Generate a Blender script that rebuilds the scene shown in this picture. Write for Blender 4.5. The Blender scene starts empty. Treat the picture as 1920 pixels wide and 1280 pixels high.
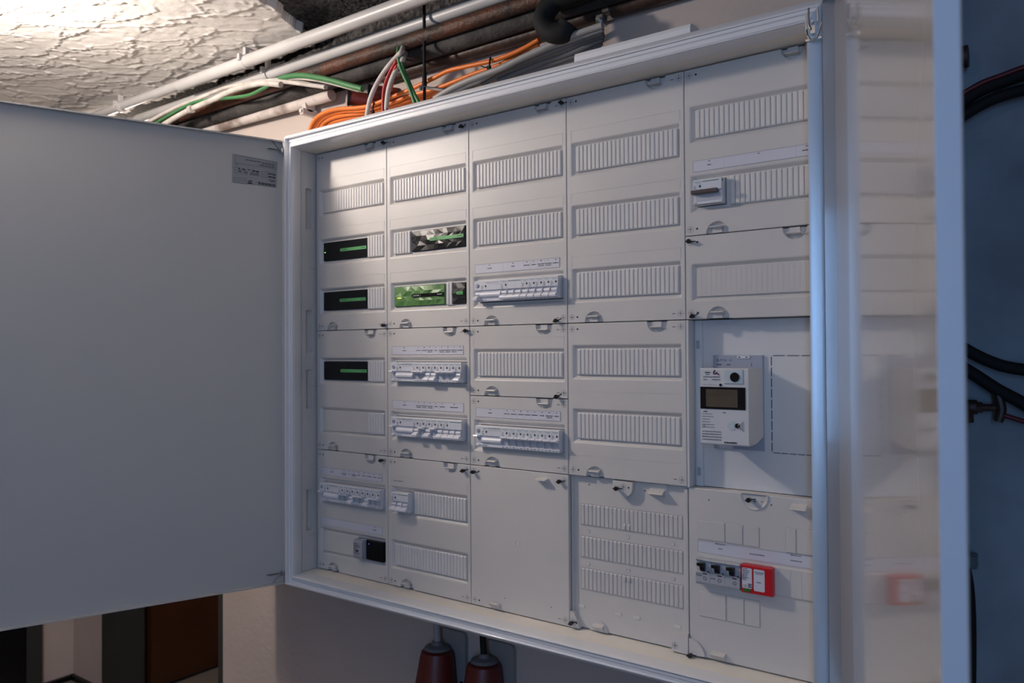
import bpy, bmesh, math, random
from math import sin, cos, pi, radians
from mathutils import Vector, Matrix
from mathutils.geometry import tessellate_polygon
random.seed(7)
scene = bpy.context.scene
COL = scene.collection

# ------------------------------------------------------------------ camera
CAM = Vector((1.5767, -1.3279, 0.5450)); FOC = 1473.9
cR = Vector((0.80937, 0.58725, -0.0059)); cU = Vector((0.0122, -0.0068, 0.9999)); cF = Vector((-0.5871, 0.8094, 0.0127))
cam = bpy.data.cameras.new('camera'); camo = bpy.data.objects.new('camera', cam); COL.objects.link(camo)
cam.sensor_width = 36; cam.lens = 36 * FOC / 1920; cam.clip_start = 0.05
m = Matrix.Identity(4)
for i in range(3):
    m[i][0] = cR[i]; m[i][1] = cU[i]; m[i][2] = -cF[i]; m[i][3] = CAM[i]
camo.matrix_world = m
cam.dof.use_dof = True; cam.dof.focus_distance = 1.62; cam.dof.aperture_fstop = 5.0
scene.camera = camo

def at(u, v, x=None, y=None, z=None):
    """point seen at photo pixel (u, v) on the plane x=, y= or z="""
    d = cF + cR * ((u - 960) / FOC) - cU * ((v - 640) / FOC)
    if x is not None: t = (x - CAM.x) / d.x
    elif y is not None: t = (y - CAM.y) / d.y
    else: t = (z - CAM.z) / d.z
    return CAM + d * t

# ------------------------------------------------------------------ world, lights, exposure
w = bpy.data.worlds.new('world'); scene.world = w; w.use_nodes = True
w.node_tree.nodes['Background'].inputs[0].default_value = (0.55, 0.62, 0.8, 1)
w.node_tree.nodes['Background'].inputs[1].default_value = 0.012
def light(name, kind, loc, energy, color, aim=None, **k):
    l = bpy.data.lights.new(name, kind); l.energy = energy; l.color = color
    for a, b in k.items(): setattr(l, a, b)
    o = bpy.data.objects.new(name, l); COL.objects.link(o); o.location = loc
    if aim is not None: o.rotation_euler = (Vector(aim) - Vector(loc)).to_track_quat('-Z', 'Y').to_euler()
    return o
LAMP = Vector((-0.360, -0.76, 1.268))
light('ceiling_lamp_light', 'POINT', LAMP, 42, (1.0, 0.885, 0.80), shadow_soft_size=0.045)
light('daylight_left_pane', 'AREA', (2.17, -2.95, 0.66), 19.5, (0.27, 0.53, 1.0), (1.0, 0, 0.5), shape='RECTANGLE', size=0.3, size_y=1.15)
light('daylight_right_pane', 'AREA', (2.66, -2.95, 0.66), 18.5, (0.27, 0.53, 1.0), (1.1, 0, 0.5), shape='RECTANGLE', size=0.3, size_y=1.15)
light('corridor_fill_light', 'POINT', (-1.5, 0.32, 1.2), 11, (1.0, 0.84, 0.72), shadow_soft_size=0.05)  # added fill that brightens the far corridor walls, no lamp seen there
light('room_fill_light', 'POINT', (1.0, -1.35, 1.30), 2.4, (1.0, 0.88, 0.80), shadow_soft_size=0.15)  # added fill for the covers, stands for no known lamp
scene.view_settings.view_transform = 'Standard'; scene.view_settings.look = 'None'
scene.view_settings.gamma = 1; scene.view_settings.use_curve_mapping = False
scene.view_settings.exposure = -0.13
scene.cycles.use_denoising = True
scene.cycles.max_bounces = 8

# ------------------------------------------------------------------ materials
MATS = {}
def mat(name, col, rough=0.5, metal=0.0, spec=0.5, coat=0.0, crough=0.05, noise=0.0, nscale=8.0, bump=0.0, bscale=60.0, col2=None, emit=None, estr=0, stops=None, detail=4, ior=None):
    if name in MATS: return MATS[name]
    mt = bpy.data.materials.new(name); mt.use_nodes = True; nt = mt.node_tree; b = nt.nodes['Principled BSDF']
    b.inputs['Base Color'].default_value = (*col, 1); b.inputs['Roughness'].default_value = rough
    b.inputs['Metallic'].default_value = metal; b.inputs['Specular IOR Level'].default_value = spec
    b.inputs['Coat Weight'].default_value = coat; b.inputs['Coat IOR'].default_value = 1.8 if name == 'glossy_white_enamel' else 1.5; b.inputs['Coat Roughness'].default_value = crough
    if ior: b.inputs['IOR'].default_value = ior
    if emit: b.inputs['Emission Color'].default_value = (*emit, 1); b.inputs['Emission Strength'].default_value = estr
    tc = nt.nodes.new('ShaderNodeTexCoord')
    if noise > 0 or col2:
        n = nt.nodes.new('ShaderNodeTexNoise'); n.inputs['Scale'].default_value = nscale; n.inputs['Detail'].default_value = detail
        nt.links.new(tc.outputs['Object'], n.inputs['Vector'])
        r = nt.nodes.new('ShaderNodeValToRGB')
        c2 = col2 if col2 else tuple(c * (1 - noise) for c in col)
        s = stops or (0.35, 0.65)
        r.color_ramp.elements[0].position = s[0]; r.color_ramp.elements[0].color = (*c2, 1)
        r.color_ramp.elements[1].position = s[1]; r.color_ramp.elements[1].color = (*col, 1)
        nt.links.new(n.outputs['Fac'], r.inputs['Fac']); nt.links.new(r.outputs['Color'], b.inputs['Base Color'])
    if bump > 0:
        n2 = nt.nodes.new('ShaderNodeTexNoise'); n2.inputs['Scale'].default_value = bscale; n2.inputs['Detail'].default_value = 5
        nt.links.new(tc.outputs['Object'], n2.inputs['Vector'])
        bp = nt.nodes.new('ShaderNodeBump'); bp.inputs['Strength'].default_value = bump; bp.inputs['Distance'].default_value = 0.01
        nt.links.new(n2.outputs['Fac'], bp.inputs['Height']); nt.links.new(bp.outputs['Normal'], b.inputs['Normal'])
    MATS[name] = mt; return mt

PLASTIC = mat('ivory_plastic', (0.605, 0.575, 0.54), 0.42, spec=0.45, noise=0.05, nscale=6, bump=0.012, bscale=25)
SLATM = mat('ivory_slat_plastic', (0.66, 0.63, 0.60), 0.4, spec=0.45)
DEVICE = mat('white_device_plastic', (0.66, 0.66, 0.69), 0.36, spec=0.5)
DEVGREY = mat('grey_device_plastic', (0.33, 0.34, 0.37), 0.4)
CLEARG = mat('pale_grey_window_plastic', (0.50, 0.505, 0.53), 0.3)
LEVER = mat('white_lever_plastic', (0.74, 0.73, 0.76), 0.32)
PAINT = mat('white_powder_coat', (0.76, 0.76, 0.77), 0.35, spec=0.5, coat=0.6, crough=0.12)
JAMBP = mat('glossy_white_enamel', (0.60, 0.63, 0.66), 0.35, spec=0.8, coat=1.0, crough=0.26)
INNER = mat('cream_inner_enamel', (0.82, 0.77, 0.69), 0.45, noise=0.1, nscale=9)
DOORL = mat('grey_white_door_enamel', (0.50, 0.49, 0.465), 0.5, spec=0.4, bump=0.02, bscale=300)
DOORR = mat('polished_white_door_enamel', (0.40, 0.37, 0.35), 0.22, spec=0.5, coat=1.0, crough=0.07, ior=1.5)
DOORO = mat('blue_lit_door_edge_enamel', (0.58, 0.62, 0.68), 0.35, coat=0.6, crough=0.2)  # base colour tinted blue for the bluish light on the door edge
BLACK = mat('black_plastic', (0.005, 0.005, 0.006), 0.25, spec=0.3)
FACET = mat('black_faceted_plastic', (0.010, 0.010, 0.011), 0.36, spec=0.5)
GREEN = mat('green_faceted_plastic', (0.085, 0.20, 0.055), 0.42, spec=0.5)
BANDG = mat('bright_green_print', (0.10, 0.36, 0.12), 0.4)
INK = mat('black_ink', (0.015, 0.015, 0.017), 0.6)
INKG = mat('dark_green_ink', (0.0, 0.11, 0.05), 0.5)
INKL = mat('grey_ink', (0.12, 0.125, 0.14), 0.6)
INKW = mat('white_ink', (0.7, 0.7, 0.7), 0.5)
PAPER = mat('label_paper', (0.60, 0.59, 0.64), 0.55)
LINE = mat('embossed_line_plastic', (0.42, 0.40, 0.385), 0.5)
KNOB = mat('black_knob_plastic', (0.012, 0.012, 0.013), 0.28)
DARKIN = mat('dark_interior', (0.03, 0.03, 0.03), 0.8)
PLASTER = mat('white_rough_plaster', (0.87, 0.83, 0.78), 0.7, noise=0.10, nscale=4, bump=0.10, bscale=60)
CONC = mat('dark_rough_concrete', (0.085, 0.078, 0.075), 0.9, col2=(0.012, 0.011, 0.011), nscale=70, bump=1.0, bscale=110, stops=(0.38, 0.62))
WALLP = mat('white_wall_plaster', (0.48, 0.41, 0.365), 0.85, noise=0.10, nscale=3, bump=0.15, bscale=60)
WALLB = mat('blue_grey_wall_paint', (0.32, 0.36, 0.40), 0.85, noise=0.35, nscale=4, bump=0.2, bscale=50)
WALLW = mat('beige_far_wall_paint', (0.52, 0.44, 0.40), 0.85, noise=0.1, nscale=4)
FLOORM = mat('grey_beige_floor', (0.17, 0.145, 0.125), 0.6, noise=0.15, nscale=8)
PVC = mat('pale_pvc_conduit', (0.54, 0.525, 0.51), 0.38, noise=0.15, nscale=7)
PVCD = mat('dusty_pvc_conduit', (0.56, 0.50, 0.46), 0.6, col2=(0.22, 0.17, 0.15), nscale=14, stops=(0.32, 0.5))
RUST = mat('rusty_steel_pipe', (0.085, 0.026, 0.010), 0.6, col2=(0.02, 0.012, 0.009), nscale=16, bump=0.4, bscale=90, stops=(0.36, 0.62))
RUSTD = mat('dark_brown_steel_pipe', (0.055, 0.023, 0.014), 0.5, col2=(0.02, 0.012, 0.01), nscale=14, bump=0.2, bscale=60)
INSUL = mat('dusty_grey_pipe_wrap', (0.065, 0.058, 0.055), 0.8, col2=(0.018, 0.017, 0.016), nscale=13, bump=0.5, bscale=60)
RUBBER = mat('black_rubber', (0.007, 0.0075, 0.008), 0.75, spec=0.3)
ORANGE = mat('orange_cable_sheath', (0.72, 0.165, 0.018), 0.42)
GREYC = mat('grey_cable_sheath', (0.30, 0.29, 0.28), 0.45)
GREYD = mat('dark_grey_cable_sheath', (0.13, 0.13, 0.135), 0.5)
GREENC = mat('green_cable_sheath', (0.05, 0.175, 0.065), 0.42)
REDC = mat('red_wire_insulation', (0.42, 0.015, 0.015), 0.4)
REDD = mat('deep_red_insulation', (0.10, 0.006, 0.010), 0.5)
WHITEC = mat('dusty_white_cable_sheath', (0.60, 0.55, 0.50), 0.6, noise=0.35, nscale=22)
STEEL = mat('galvanised_steel', (0.55, 0.55, 0.55), 0.3, metal=1.0)
CHROME = mat('bright_steel', (0.6, 0.62, 0.64), 0.22, metal=1.0)
REDBR = mat('red_brown_pipe', (0.22, 0.035, 0.025), 0.5, noise=0.4, nscale=20)
PLUG = mat('dark_red_plug_plastic', (0.11, 0.012, 0.008), 0.45)
REDDEV = mat('red_device_plastic', (0.50, 0.006, 0.014), 0.35)
BRACK = mat('blue_grey_bracket_plastic', (0.30, 0.33, 0.40), 0.5)
LCD = mat('lcd_glass', (0.085, 0.07, 0.05), 0.15)
BROWN = mat('brown_lever_plastic', (0.085, 0.06, 0.06), 0.4)
DOORW = mat('orange_brown_wood_door', (0.06, 0.017, 0.003), 0.5, noise=0.25, nscale=5)
DARKG = mat('dark_grey_paint', (0.03, 0.03, 0.027), 0.6)
GREYT = mat('translucent_teal_fitting', (0.10, 0.13, 0.135), 0.3)
LEDG = mat('green_led', (0.1, 0.6, 0.05), 0.4, emit=(0.3, 1.0, 0.1), estr=1.6)
LEDY = mat('yellow_led', (0.6, 0.6, 0.05), 0.4, emit=(1.0, 0.95, 0.1), estr=1.2)
LEDB = mat('blue_led', (0.05, 0.1, 0.6), 0.4, emit=(0.25, 0.3, 1.0), estr=1.2)
GLASS = mat('frosted_lamp_glass', (0.9, 0.88, 0.85), 0.5, emit=(1.0, 0.88, 0.78), estr=6)

# ------------------------------------------------------------------ mesh helpers
class MB:
    def __init__(s): s.v = []; s.f = []; s.mi = []; s.m = 0
    def add(s, vs, fs, mi=None):
        b = len(s.v); s.v += [tuple(p) for p in vs]; s.f += [tuple(i + b for i in f) for f in fs]
        s.mi += [s.m if mi is None else mi] * len(fs); return s
    def box(s, x0, x1, y0, y1, z0, z1, ch=0, mi=None):
        if x1 < x0: x0, x1 = x1, x0
        if y1 < y0: y0, y1 = y1, y0
        if z1 < z0: z0, z1 = z1, z0
        if ch <= 0:
            return s.add([(x0,y0,z0),(x1,y0,z0),(x1,y1,z0),(x0,y1,z0),(x0,y0,z1),(x1,y0,z1),(x1,y1,z1),(x0,y1,z1)],
                  [(0,3,2,1),(4,5,6,7),(0,1,5,4),(1,2,6,5),(2,3,7,6),(3,0,4,7)], mi)
        # front edges (y0) chamfered
        c = ch
        return s.add([(x0+c,y0,z0+c),(x1-c,y0,z0+c),(x1-c,y0,z1-c),(x0+c,y0,z1-c),
                      (x0,y0+c,z0),(x1,y0+c,z0),(x1,y0+c,z1),(x0,y0+c,z1),
                      (x0,y1,z0),(x1,y1,z0),(x1,y1,z1),(x0,y1,z1)],
                  [(0,1,2,3),(4,5,1,0),(5,6,2,1),(6,7,3,2),(7,4,0,3),(8,9,5,4),(9,10,6,5),(10,11,7,6),(11,8,4,7),(11,10,9,8)], mi)
    def obox(s, o, ax, ay, az, x0, x1, y0, y1, z0, z1, mi=None):
        P = lambda a, b, c: tuple(o + ax * a + ay * b + az * c)
        return s.add([P(x0,y0,z0),P(x1,y0,z0),P(x1,y1,z0),P(x0,y1,z0),P(x0,y0,z1),P(x1,y0,z1),P(x1,y1,z1),P(x0,y1,z1)],
              [(0,3,2,1),(4,5,6,7),(0,1,5,4),(1,2,6,5),(2,3,7,6),(3,0,4,7)], mi)
    def prismx(s, prof, x0, x1, mi=None):
        """profile of (y, z) extruded along x"""
        n = len(prof); vs = [(x0, y, z) for y, z in prof] + [(x1, y, z) for y, z in prof]
        return s.add(vs, [tuple(range(n)), tuple(range(2*n-1, n-1, -1))] + [(i, i+n, (i+1) % n + n, (i+1) % n) for i in range(n)], mi)
    def prismy(s, prof, y0, y1, mi=None):
        """profile of (x, z) extruded along y"""
        n = len(prof); vs = [(x, y0, z) for x, z in prof] + [(x, y1, z) for x, z in prof]
        return s.add(vs, [tuple(range(n)), tuple(range(2*n-1, n-1, -1))] + [(i, i+n, (i+1) % n + n, (i+1) % n) for i in range(n)], mi)
    def cyl(s, a, b, r, r2=None, n=16, cap=True, mi=None):
        a = Vector(a); b = Vector(b); r2 = r if r2 is None else r2
        d = (b - a).normalized(); u = d.orthogonal().normalized(); v = d.cross(u)
        vs = [a + (u*cos(2*pi*i/n) + v*sin(2*pi*i/n))*r for i in range(n)] + [b + (u*cos(2*pi*i/n) + v*sin(2*pi*i/n))*r2 for i in range(n)]
        fs = [(i, (i+1) % n, (i+1) % n + n, i+n) for i in range(n)]
        if cap: fs += [tuple(range(n-1, -1, -1)), tuple(range(n, 2*n))]
        return s.add(vs, fs, mi)
    def lathe(s, a, d, prof, n=20, mi=None):
        a = Vector(a); d = Vector(d).normalized(); u = d.orthogonal().normalized(); v = d.cross(u)
        vs = [a + d*h + (u*cos(2*pi*i/n) + v*sin(2*pi*i/n))*r for r, h in prof for i in range(n)]
        fs = [(k*n+i, k*n+(i+1) % n, (k+1)*n+(i+1) % n, (k+1)*n+i) for k in range(len(prof)-1) for i in range(n)]
        fs += [tuple(range(n-1, -1, -1)), tuple(range((len(prof)-1)*n, len(prof)*n))]
        return s.add(vs, fs, mi)
    def tube(s, pts, r, n=10, sub=6, mi=None, rough=0):
        P = [Vector(p) for p in pts]; path = []
        for i in range(len(P)-1):
            p0 = P[max(i-1, 0)]; p1 = P[i]; p2 = P[i+1]; p3 = P[min(i+2, len(P)-1)]
            for k in range(sub):
                t = k/sub
                path.append(0.5*((2*p1) + (p2-p0)*t + (2*p0-5*p1+4*p2-p3)*t*t + (3*p1-p0-3*p2+p3)*t**3))
        path.append(P[-1]); vs = []; u = None
        for i, p in enumerate(path):
            d = (path[min(i+1, len(path)-1)] - path[max(i-1, 0)]).normalized()
            u = d.orthogonal().normalized() if u is None else (u - d*u.dot(d)).normalized()
            w_ = d.cross(u); rr = r*(1 + rough*random.uniform(-1, 1))
            vs += [p + (u*cos(2*pi*k/n) + w_*sin(2*pi*k/n))*rr for k in range(n)]
        fs = [(k*n+i, k*n+(i+1) % n, (k+1)*n+(i+1) % n, (k+1)*n+i) for k in range(len(path)-1) for i in range(n)]
        fs += [tuple(range(n-1, -1, -1)), tuple(range((len(path)-1)*n, len(path)*n))]
        return s.add(vs, fs, mi)
    def flatpoly(s, loops, y, mi=None):
        """filled polygon with holes in the plane y; loops of (x, z)"""
        L = [[Vector((x, z, 0)) for x, z in lp] for lp in loops]
        tris = tessellate_polygon(L); vs = [(p.x, y, p.y) for lp in L for p in lp]
        fs = []
        for a, b, c in tris:
            A, B, C_ = vs[a], vs[b], vs[c]
            cr = (B[0]-A[0])*(C_[2]-A[2]) - (B[2]-A[2])*(C_[0]-A[0])
            fs.append((a, b, c) if cr > 0 else (a, c, b))
        return s.add(vs, fs, mi)
    def loft(s, l1, y1, l2, y2, mi=None):
        n = len(l1); vs = [(x, y1, z) for x, z in l1] + [(x, y2, z) for x, z in l2]
        return s.add(vs, [(i, (i+1) % n, (i+1) % n+n, i+n) for i in range(n)], mi)

ROOT = {}
def root_of(o):
    while o.parent is not None: o = o.parent
    return o
def build(mb, name, mats, parent=None, label=None, smooth=False, kind=None, ang=35, fix=True):
    me = bpy.data.meshes.new(name)
    off = Vector((0, 0, 0))
    if parent is not None: off = ROOT.get(root_of(parent).name, Vector((0, 0, 0)))
    me.from_pydata([tuple(Vector(p) - off) for p in mb.v], [], mb.f)
    for mt in (mats if isinstance(mats, (list, tuple)) else [mats]): me.materials.append(mt)
    for p, i in zip(me.polygons, mb.mi): p.material_index = i
    if fix:
        bm = bmesh.new(); bm.from_mesh(me); bmesh.ops.recalc_face_normals(bm, faces=bm.faces); bm.to_mesh(me); bm.free()
    if smooth:
        me.polygons.foreach_set('use_smooth', [True]*len(me.polygons)); me.set_sharp_from_angle(angle=radians(ang))
    me.update()
    o = bpy.data.objects.new(name, me); COL.objects.link(o); o.parent = parent
    if label: o['label'] = label
    if kind: o['kind'] = kind
    return o
def tag(o, label, cat, group=None):
    o['label'] = label; o['category'] = cat
    if group: o['group'] = group
    return o
def thing(name, loc, label, cat, group=None):
    o = bpy.data.objects.new(name, None); COL.objects.link(o); o.location = loc; o.empty_display_size = 0.02
    ROOT[o.name] = Vector(loc); return tag(o, label, cat, group)
def struct(mb, name, mt, **k): return build(mb, name, mt, kind='structure', **k)

TXT = {}
def text_polys(st, size):
    if st not in TXT:
        cu = bpy.data.curves.new('t', 'FONT'); cu.body = st; cu.size = 1; cu.resolution_u = 1
        ob = bpy.data.objects.new('t', cu); me = bpy.data.meshes.new_from_object(ob)
        vs = [(v.co.x, v.co.y) for v in me.vertices]; fs = [tuple(p.vertices) for p in me.polygons]
        bpy.data.objects.remove(ob); bpy.data.curves.remove(cu); bpy.data.meshes.remove(me)
        w_ = max(v[0] for v in vs) if vs else 0
        TXT[st] = (vs, fs, w_)
    return TXT[st]
def text(mb, st, x, z, y, h, width=None, center=False, mi=None, fx=None):
    """lettering on the plane y facing -y (or through fx mapping)"""
    vs, fs, w_ = text_polys(st, 1); sx = h / 0.72; sz = h / 0.72
    if width: sx = width / w_
    ox = x - (w_*sx/2 if center else 0)
    P = [(ox + a*sx, y, z + b*sz) for a, b in vs]
    if fx: P = [fx(*p) for p in P]
    mb.add(P, fs, mi)
def micro(mb, x0, x1, z, y, h=0.0011, mi=None, rnd=random, fx=None):
    """a line of print too small to read"""
    x = x0
    while x < x1 - 0.0008:
        w_ = min(rnd.uniform(0.0016, 0.0042), x1 - x)
        P = [(x, y, z), (x+w_, y, z), (x+w_, y, z+h*rnd.uniform(.75, 1.1)), (x, y, z+h*rnd.uniform(.75, 1.1))]
        if fx: P = [fx(*p) for p in P]
        mb.add(P, [(0, 1, 2, 3)], mi); x += w_ + 0.0006
def rect(x0, x1, z0, z1): return [(x0, z0), (x1, z0), (x1, z1), (x0, z1)]
def rrect(x0, x1, z0, z1, r=0.002, n=3):
    out = []
    for cx, cz, a0 in ((x1-r, z0+r, -90), (x1-r, z1-r, 0), (x0+r, z1-r, 90), (x0+r, z0+r, 180)):
        for k in range(n+1):
            a = radians(a0 + 90*k/n); out.append((cx + r*cos(a), cz + r*sin(a)))
    return out

# ------------------------------------------------------------------ the room
b = MB(); b.box(-3.3, 3.5, -3.35, 2.2, -1.06, -1.0); struct(b, 'floor', FLOORM)
b = MB(); b.box(-0.614, 1.345, 0.14, 0.27, -1.0, 1.42); struct(b, 'wall_back', WALLP)
b = MB(); b.box(1.345, 2.4, 0.40, 0.52, -1.0, 1.42); b.box(1.345, 1.372, 0.27, 0.40, -1.0, 1.42); struct(b, 'wall_back_right', WALLB)
b = MB(); b.box(2.4, 2.52, -3.2, 0.52, -1.0, 1.42); struct(b, 'wall_right', WALLP)
# front wall (behind the camera) with a two-pane window opening
b = MB()
b.box(-3.2, 1.98, -3.32, -3.2, -1.0, 1.42); b.box(2.82, 3.4, -3.32, -3.2, -1.0, 1.42)
b.box(1.98, 2.82, -3.32, -3.2, -1.0, 0.04); b.box(1.98, 2.82, -3.32, -3.2, 1.28, 1.42); struct(b, 'wall_front', WALLP)
b = MB(); b.box(-3.32, -3.2, -3.2, 2.2, -1.0, 1.42); struct(b, 'wall_left', WALLW)
b = MB(); b.box(2.40, 3.4, -3.2, -3.08, -1.0, 0.2); struct(b, 'wall_window_side', WALLP)

b = MB(); b.box(-0.614, 1.345, 0.131, 0.14, 1.262, 1.415); struct(b, 'trim_4', CONC)
# ceiling : dark concrete slab, with the trowelled plaster field below it
b = MB(); b.box(-3.3, 3.5, -3.35, 2.2, 1.415, 1.50); struct(b, 'ceiling', CONC)
import numpy as np
def trowelled():
    rs = np.random.RandomState(11)
    X0, X1, Y0, Y1 = -2.0, 0.30, -0.80, 0.139; st = 0.0034
    nx = int((X1-X0)/st)+1; ny = int((Y1-Y0)/st)+1
    xs = np.linspace(X0, X1, nx); ys = np.linspace(Y0, Y1, ny); XX, YY = np.meshgrid(xs, ys)
    H = np.zeros_like(XX)
    def smooth(a, k):
        for _ in range(k):
            a = (a + np.roll(a, 1, 0) + np.roll(a, -1, 0) + np.roll(a, 1, 1) + np.roll(a, -1, 1)) / 5
        return a
    wob = smooth(rs.randn(ny, nx), 22); wob /= np.abs(wob).max()
    wob2 = smooth(rs.randn(ny, nx), 8); wob2 /= np.abs(wob2).max()
    for k in range(1250):
        cx = rs.uniform(X0, X1); cy = rs.uniform(Y0, Y1)
        big = cx > -0.22 and rs.rand() < .6
        a = rs.uniform(.05, .12)*(1.6 if big else 1); bq = a*rs.uniform(.22, .42)
        th = radians(rs.normal(18, 22)); c, s = cos(th), sin(th)
        i0 = max(0, int((cx-a*1.3-X0)/st)); i1 = min(nx, int((cx+a*1.3-X0)/st)+1)
        j0 = max(0, int((cy-a*1.3-Y0)/st)); j1 = min(ny, int((cy+a*1.3-Y0)/st)+1)
        if i1 <= i0 or j1 <= j0: continue
        dx = XX[j0:j1, i0:i1]-cx; dy = YY[j0:j1, i0:i1]-cy
        u = (dx*c+dy*s)/a; v = (-dx*s+dy*c)/bq
        q = u*u+v*v + 0.75*wob[j0:j1, i0:i1] + 0.35*wob2[j0:j1, i0:i1]
        h = 0.0008*u + 0.0014*np.clip(v, -1, 1) + 0.0050*np.clip(q, 0, 1)**9*np.where(v > -0.1, 1.0, 0.25)
        hh = H[j0:j1, i0:i1]; msk = q < 1
        hh[msk] = (0.2*hh + h + rs.uniform(-.0008, .0008))[msk]
    H = smooth(H, 1) + 0.0010*wob2
    edge = 0.035*wob + 0.014*wob2
    # where the plaster stops and the bare slab begins
    lim = np.where(XX < -0.13, 0.10, 0.10 - (XX+0.13)*2.05) + edge
    over = YY > lim
    Z = 1.392 - H
    Z = np.where(over, 1.425, Z)
    vs = np.stack([XX, YY, Z], -1).reshape(-1, 3)
    idx = np.arange(nx*ny).reshape(ny, nx)
    q = np.stack([idx[:-1, :-1], idx[1:, :-1], idx[1:, 1:], idx[:-1, 1:]], -1)
    ov = over
    keep = ~(ov[:-1, :-1] & ov[1:, :-1] & ov[1:, 1:] & ov[:-1, 1:])
    q = q[keep]
    me = bpy.data.meshes.new('ceiling_plaster')
    me.vertices.add(len(vs)); me.vertices.foreach_set('co', vs.ravel())
    me.loops.add(q.size); me.loops.foreach_set('vertex_index', q.ravel().astype(np.int32))
    me.polygons.add(len(q)); me.polygons.foreach_set('loop_start', np.arange(0, q.size, 4, dtype=np.int32))
    me.polygons.foreach_set('loop_total', np.full(len(q), 4, dtype=np.int32))
    me.update(calc_edges=True); me.validate()
    bm = bmesh.new(); bm.from_mesh(me)
    bmesh.ops.delete(bm, geom=[v for v in bm.verts if not v.link_faces], context='VERTS'); bm.to_mesh(me); bm.free()
    me.materials.append(PLASTER); me.polygons.foreach_set('use_smooth', [True]*len(me.polygons))
    o = bpy.data.objects.new('ceiling_plaster', me); COL.objects.link(o); o['kind'] = 'structure'
trowelled()
b = MB(); b.box(-3.2, 0.3, -3.2, -0.80, 1.385, 1.415); b.box(0.36, 2.4, -3.2, -0.62, 1.385, 1.415); b.box(-3.2, -2.0, -0.8, 2.1, 1.385, 1.415)
struct(b, 'ceiling_smooth_plaster', PLASTER)

# far corridor seen under the left door
b = MB(); b.box(-2.46, -2.34, -1.6, 0.50, -1.0, 1.35); struct(b, 'wall_corridor_side', WALLW)
b = MB(); b.box(-2.46, -1.98, 0.49, 0.62, -1.0, 1.35); struct(b, 'wall_corridor_end', WALLW)
b = MB(); b.box(-2.34, -2.322, 0.335, 0.49, -1.0, -0.978); b.box(-2.34, -1.98, 0.472, 0.49, -1.0, -0.978); struct(b, 'baseboard_corridor', BLACK)
b = MB(); b.box(-3.2, -0.5, 2.0, 2.1, -1.0, 1.42); struct(b, 'wall_far', WALLW)
b = MB(); b.box(-0.640, -0.614, 0.141, 0.27, -1.0, 1.42); struct(b, 'trim_1', DARKG)
b = MB(); b.box(-2.0, -1.87, 0.455, 0.58, -1.0, 1.2); struct(b, 'trim_2', DARKG)
b = MB(); b.box(-2.34, -2.30, 0.27, 0.335, -1.0, 1.2); struct(b, 'trim_3', DARKG)
b = MB(); b.box(-2.339, -2.31, -0.5, 0.27, -1.0, 1.0); struct(b, 'dark_opening_slab', BLACK)  # black slab, its colour stands in for the dark of an opening
d1 = bpy.data.objects.new('door_1', None); COL.objects.link(d1); d1['kind'] = 'structure'
b = MB(); b.box(-1.93, -1.88, 0.62, 1.42, -0.985, 1.05); build(b, 'door_leaf', DOORW, d1)
b = MB(); b.cyl((-1.88, 0.69, 0.05), (-1.83, 0.69, 0.05), 0.010); b.cyl((-1.835, 0.69, 0.05), (-1.835, 0.80, 0.05), 0.009); build(b, 'door_handle', STEEL, d1)

# window behind the camera
wd = bpy.data.objects.new('window_1', None); COL.objects.link(wd); wd['kind'] = 'structure'
b = MB()
for x0, x1 in ((1.98, 2.02), (2.38, 2.42), (2.78, 2.82)): b.box(x0, x1, -3.3, -3.22, 0.04, 1.28)
b.box(1.98, 2.82, -3.3, -3.22, 0.04, 0.08); b.box(1.98, 2.82, -3.3, -3.22, 1.24, 1.28); build(b, 'window_frame', PAINT, wd)

# ceiling lamp just outside the picture
t = thing('ceiling_lamp', (LAMP.x, LAMP.y, 1.385), 'small round ceiling lamp above the open left cabinet door', 'lamp')
b = MB(); b.cyl((LAMP.x, LAMP.y, 1.385), (LAMP.x, LAMP.y, 1.352), 0.030, n=24); build(b, 'lamp_base', PVC, t, smooth=True)
# enclosure added unseen behind the open left door to shade the wall below
t = thing('shadow_blocker', (-0.19, .139, 0.0), 'light grey enclosure added behind the open left door, unseen, shading the wall below', 'blocker')
b = MB(); b.box(-.355, -.030, -.070, .139, -.015, 1.02, ch=.004); build(b, 'blocker_body', PAINT, t)
b = MB(); b.box(-.350, -.035, -.082, -.070, -.010, 1.015, ch=.003); build(b, 'blocker_lid', PAINT, t)

# ------------------------------------------------------------------ cabinet
XL, XR, ZB, ZT = -0.005, 1.2535, 0.0, 1.05
cab = thing('distribution_cabinet', (0.625, 0.14, -0.03), 'wide white wall cabinet with both doors open, full of electrical covers', 'cabinet')
b = MB()
b.box(-0.012, 1.262, 0.128, 0.139, -0.020, 1.070)
b.box(-0.014, -0.0055, 0.013, 0.13, -0.02, 1.07); b.box(1.2545, 1.264, -0.04, 0.13, -0.02, 1.07)
build(b, 'back_box', INNER, cab)
b = MB(); b.box(-0.0055, 1.2545, -0.072, 0.128, 1.0515, 1.066); build(b, 'top_panel', INNER, cab)
b = MB(); b.box(-0.0055, 1.2545, -0.072, 0.128, -0.018, -0.0015)
for x in (0.531, 0.772, 1.03): b.box(x, x+0.0015, -0.074, -0.0725, -0.018, -0.0005)
build(b, 'bottom_panel', INNER, cab)
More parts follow.
